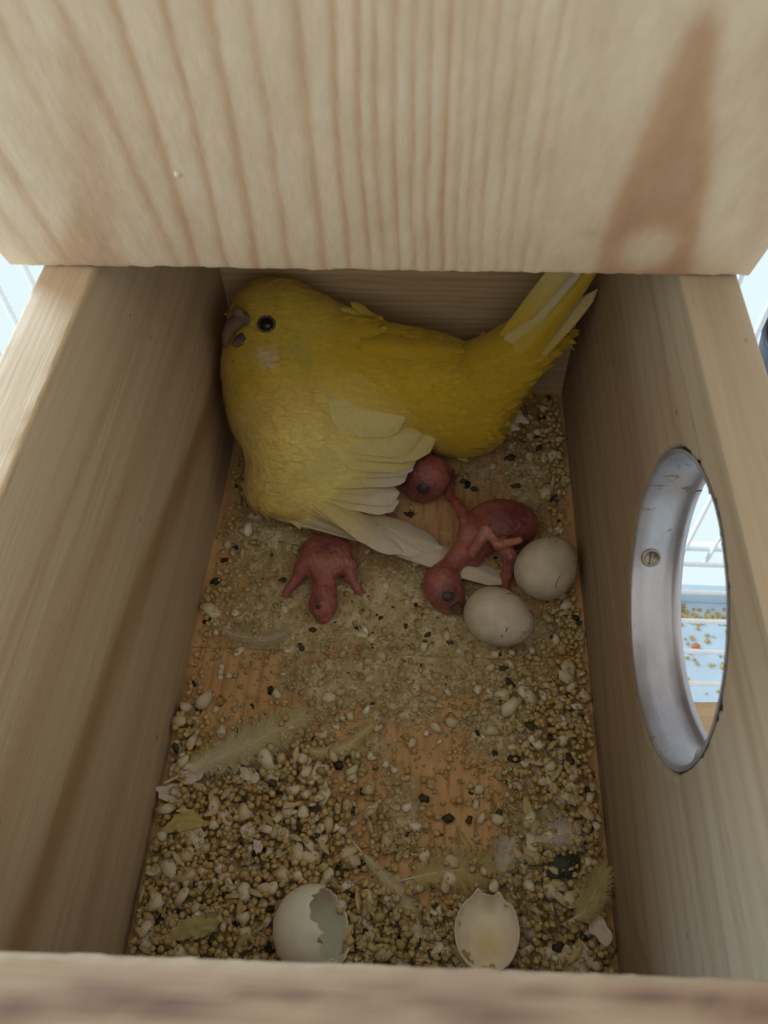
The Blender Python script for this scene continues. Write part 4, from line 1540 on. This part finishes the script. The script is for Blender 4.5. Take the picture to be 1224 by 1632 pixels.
for i, (u, v, z, sz, st, rt, lab) in enumerate(frags):
    n = 15
    an = np.linspace(0, 2 * math.pi, n, endpoint=False)
    r = np.random.default_rng(700 + i)
    rad = sz * .5 * (1 + r.uniform(-.33, .28, n))
    V, F = [], []
    for lay, dz in ((0, 0), (1, -.35)):
        for ring_, k in ((1.0, 0), (.55, 1)):
            for j in range(n):
                x, y = rad[j] * ring_ * math.cos(an[j]) * st, rad[j] * ring_ * math.sin(an[j])
                V.append((x, y, dz - .05 * (x * x + y * y) / sz + .25 * r.normal() * .5))
        V.append((0, 0, dz))
    per = 2 * n + 1
    for lay in (0, 1):
        o_ = lay * per
        for j in range(n):
            b = (j + 1) % n
            q = [(o_ + j, o_ + b, o_ + n + b, o_ + n + j), (o_ + n + j, o_ + n + b, o_ + 2 * n)]
            F += [t if lay == 0 else t[::-1] for t in q]
    for j in range(n):
        b = (j + 1) % n
        F.append((j, j + per, b + per, b))
    o = link('shell_fragment', mesh('shell_fragment', np.array(V), F, M_frag, smooth=False), None, P(u, v, z), (r.uniform(-.25, .25), r.uniform(-.25, .25), -rt))
    tag(o, lab, 'shell fragment', 'broken bits of eggshell')


# loose feathers and scraps
def loose(name, pts, w, label, c0, c1, cat='feather', ragged=.3, seed=0, tip=.5, base_w=.3, mat=None):
    """feather or peel along several photo points (u, v, z)"""
    q = np.array([P(*p) for p in pts])
    t = np.linspace(0, 1, 18)
    s = np.linspace(0, 1, len(q))
    path = np.stack([np.interp(t, s, q[:, i]) for i in range(3)], 1)
    for _ in range(2):
        path[1:-1] = (path[:-2] + path[1:-1] * 2 + path[2:]) / 4
    r = np.random.default_rng(seed)
    V, F, C = [], [], []
    nc = 8
    T = np.gradient(path, axis=0)
    for i, p in enumerate(path):
        d = T[i] / np.linalg.norm(T[i])
        sd = np.cross(d, [0, 0, 1.]); sd /= np.linalg.norm(sd)
        a = t[i]
        if a < 1 - tip: ww = base_w + (1 - base_w) * (a / (1 - tip)) ** 1.5
        else: ww = math.sqrt(max(.003, 1 - ((a - 1 + tip) / tip) ** 2))
        for j in range(nc + 1):
            s_ = j / nc * 2 - 1
            jag = 1 + r.uniform(-ragged, ragged) * (abs(s_) > .6)
            V.append(p + sd * s_ * w * .5 * ww * jag + np.array([0, 0, .12 * w * (1 - s_ * s_) * ww + r.normal(0, .2)]) + d * r.normal(0, .35) * (abs(s_) > .6))
            cc = np.asarray(c0) * (1 - a) + np.asarray(c1) * a
            C.append(cc * (1 + r.uniform(-.08, .08)) * (.85 if j == nc // 2 else 1))
    for i in range(len(path) - 1):
        for j in range(nc):
            a = i * (nc + 1) + j
            F.append((a, a + 1, a + nc + 2, a + nc + 1))
    V = np.array(V)
    c = V.mean(0)
    c[2] = V[:, 2].min()
    o = link(name, mesh(name, V - c, F, mat or M_feather, cols=C), None, c)
    tag(o, label, cat)
    return o


def wisp(pts, w, label, c0, c1, seed=0, dens=26, droop=.5, spread=.85, base=.15):
    """shed body feather: a quill with separate hair-thin barbs on both sides"""
    q = np.array([P(*p) for p in pts])
    t = np.linspace(0, 1, 40)
    s_ = np.linspace(0, 1, len(q))
    path = np.stack([np.interp(t, s_, q[:, i]) for i in range(3)], 1)
    for _ in range(6):
        path[1:-1] = (path[:-2] + path[1:-1] * 2 + path[2:]) / 4
    r = np.random.default_rng(seed)
    L = np.linalg.norm(np.diff(path, axis=0), axis=1).sum()
    T = np.gradient(path, axis=0)
    V, F, C = [], [], []
    nb = int(L * dens * 2.1)
    for k in range(nb):
        a = base + (1 - base) * r.random()
        i0 = min(int(a * 39), 38)
        p = path[i0] + (path[i0 + 1] - path[i0]) * (a * 39 - i0)
        d = T[i0] / np.linalg.norm(T[i0])
        side = np.cross(d, [0, 0, 1.]); side /= np.linalg.norm(side)
        sg = 1 if r.random() < .5 else -1
        ln = w * .5 * (math.sin(math.pi * min(1, (a - base * .7)) ** .8) * .75 + .3) * r.uniform(.45, 1.15)
        dr = side * sg * spread * r.uniform(.6, 1.2) + d * r.uniform(.3, 1.2) + np.array([0, 0, r.uniform(-.05, .25)])
        dr /= np.linalg.norm(dr)
        n = np.cross(dr, [0, 0, 1.]); n /= np.linalg.norm(n)
        wd = r.uniform(.05, .11)
        o_ = len(V)
        cc = (np.asarray(c0) * (1 - a) + np.asarray(c1) * a) * r.uniform(.85, 1.1)
        bend = r.normal(0, .3)
        for m in range(4):
            u = m / 3
            x = p + dr * ln * u + n * bend * ln * u * u + np.array([0, 0, droop * ln * (.25 * u - .34 * u * u)])
            ww = wd * (1 - .75 * u)
            V += [x + n * ww, x - n * ww]
            C += [cc, cc]
        for m in range(3):
            b = o_ + 2 * m
            F.append((b, b + 1, b + 3, b + 2))
    qv, qf = tube(path, np.linspace(.32, .08, 40), 6)
    o_ = len(V)
    V += list(qv); C += [np.array([.66, .58, .40])] * len(qv)
    F += [tuple(x + o_ for x in f) for f in qf]
    V = np.array(V)
    c = V.mean(0); c[2] = V[:, 2].min()
    o = link('loose_feather', mesh('loose_feather', V - c, F, M_feather, cols=np.clip(C, 0, .9)), None, c)
    tag(o, label, 'feather')
    return o


OL, OL2 = (.62, .53, .24), (.60, .50, .22)
wisp([(262, 1248, 5.0), (330, 1215, 4.4), (390, 1190, 3.8), (440, 1165, 3.2), (485, 1140, 2.0)], 12, 'downy pale yellow feather lying on the seeds by the left wall', (.70, .64, .46), OL, 1, 34)
wisp([(556, 1335, 1.4), (600, 1385, 1.6), (635, 1420, 2.0), (652, 1450, 3.2), (668, 1492, 4.6)], 5, 'long thin curved feather with its quill pointing at the front lip', (.62, .53, .30), (.68, .59, .40), 2, 26)
wisp([(630, 1405, 1.6), (690, 1392, 1.8), (740, 1385, 1.8), (790, 1388, 1.8)], 11, 'flat olive yellow downy feather behind the upturned half shell', (.58, .46, .20), (.60, .49, .22), 3, 34)
wisp([(470, 1190, 2.0), (510, 1200, 2.2), (550, 1192, 1.8), (595, 1155, 1.2)], 5, 'wispy yellow feather scrap on the bare wood beside the downy feather', OL, OL, 4, 18)
wisp([(845, 1345, 3.6), (880, 1330, 4.0), (915, 1330, 4.2)], 9, 'greyish white down tuft on seeds behind the dark leaf scrap', (.66, .60, .50), (.68, .62, .54), 5, 34)
wisp([(795, 1400, 2.4), (805, 1370, 2.4), (812, 1340, 2.2)], 7, 'small pale down tuft between the half shell and the peel strip', (.64, .58, .44), (.64, .58, .46), 6, 26)
wisp([(320, 965, 1.2), (365, 1010, 1.2), (420, 1022, 1.0), (455, 1010, 1.0)], 6, 'dusty pale feather scrap stuck to the floor left of the lone chick', (.55, .48, .33), (.58, .50, .34), 7, 20)
wisp([(905, 1470, 5.0), (930, 1455, 5.2), (950, 1420, 5.0), (965, 1385, 4.6)], 8, 'tangled olive feather standing along the right wall', (.56, .48, .22), (.54, .46, .2), 8, 26)
loose('dried_peel', [(250, 1335, 4.2), (275, 1315, 5.5), (300, 1308, 5.8), (330, 1312, 5.0)], 4.2, 'curled yellow vegetable peel by the left wall', (.60, .50, .24), (.50, .40, .13), 'peel', .15, 5)
loose('dried_peel', [(300, 1205, 3.2), (325, 1200, 3.8), (345, 1192, 3.6)], 5.5, 'olive green peel scrap at the left wall, under the downy feather', (.40, .34, .09), (.42, .35, .10), 'peel', .25, 6)
loose('dried_peel', [(838, 1270, 2.6), (845, 1305, 3.0), (862, 1330, 3.0)], 3.4, 'yellow peel strip on seeds behind the dark leaf scrap', (.56, .46, .2), (.54, .45, .2), 'peel', .2, 7)
loose('dried_peel', [(925, 1465, 4.8), (945, 1440, 5.0), (960, 1400, 4.6)], 3.2, 'olive peel strip standing along the right wall', (.50, .43, .18), (.46, .39, .16), 'peel', .2, 8)
loose('dried_peel', [(255, 1500, 4.6), (300, 1480, 5.2), (350, 1470, 5.0)], 4.6, 'soft olive peel lump on the seeds in the front left corner', (.50, .42, .18), (.40, .38, .18), 'peel', .2, 9)
loose('dried_peel', [(880, 1420, 4.2), (905, 1440, 4.6), (925, 1440, 4.6), (945, 1415, 4.2)], 2.0, 'pale thin curled stalk in front of the dark leaf scrap', (.62, .54, .34), (.58, .48, .26), 'stalk', .1, 10, .3, .8)
loose('dried_peel', [(835, 1355, 3.6), (865, 1370, 3.9), (905, 1362, 4.2)], 1.6, 'straw pale stem bridging the litter behind the dark leaf scrap', (.58, .49, .28), (.62, .54, .36), 'stem', .1, 12, .3, .8)
o = loose('leaf_scrap', [(872, 1405, 3.6), (888, 1388, 4.4), (905, 1372, 4.6), (922, 1368, 4.2)], 5.5, 'dark green crumpled leaf scrap among the litter at the right', (.03, .04, .03), (.03, .04, .03), 'leaf scrap', .25, 11, mat=M_leaf)
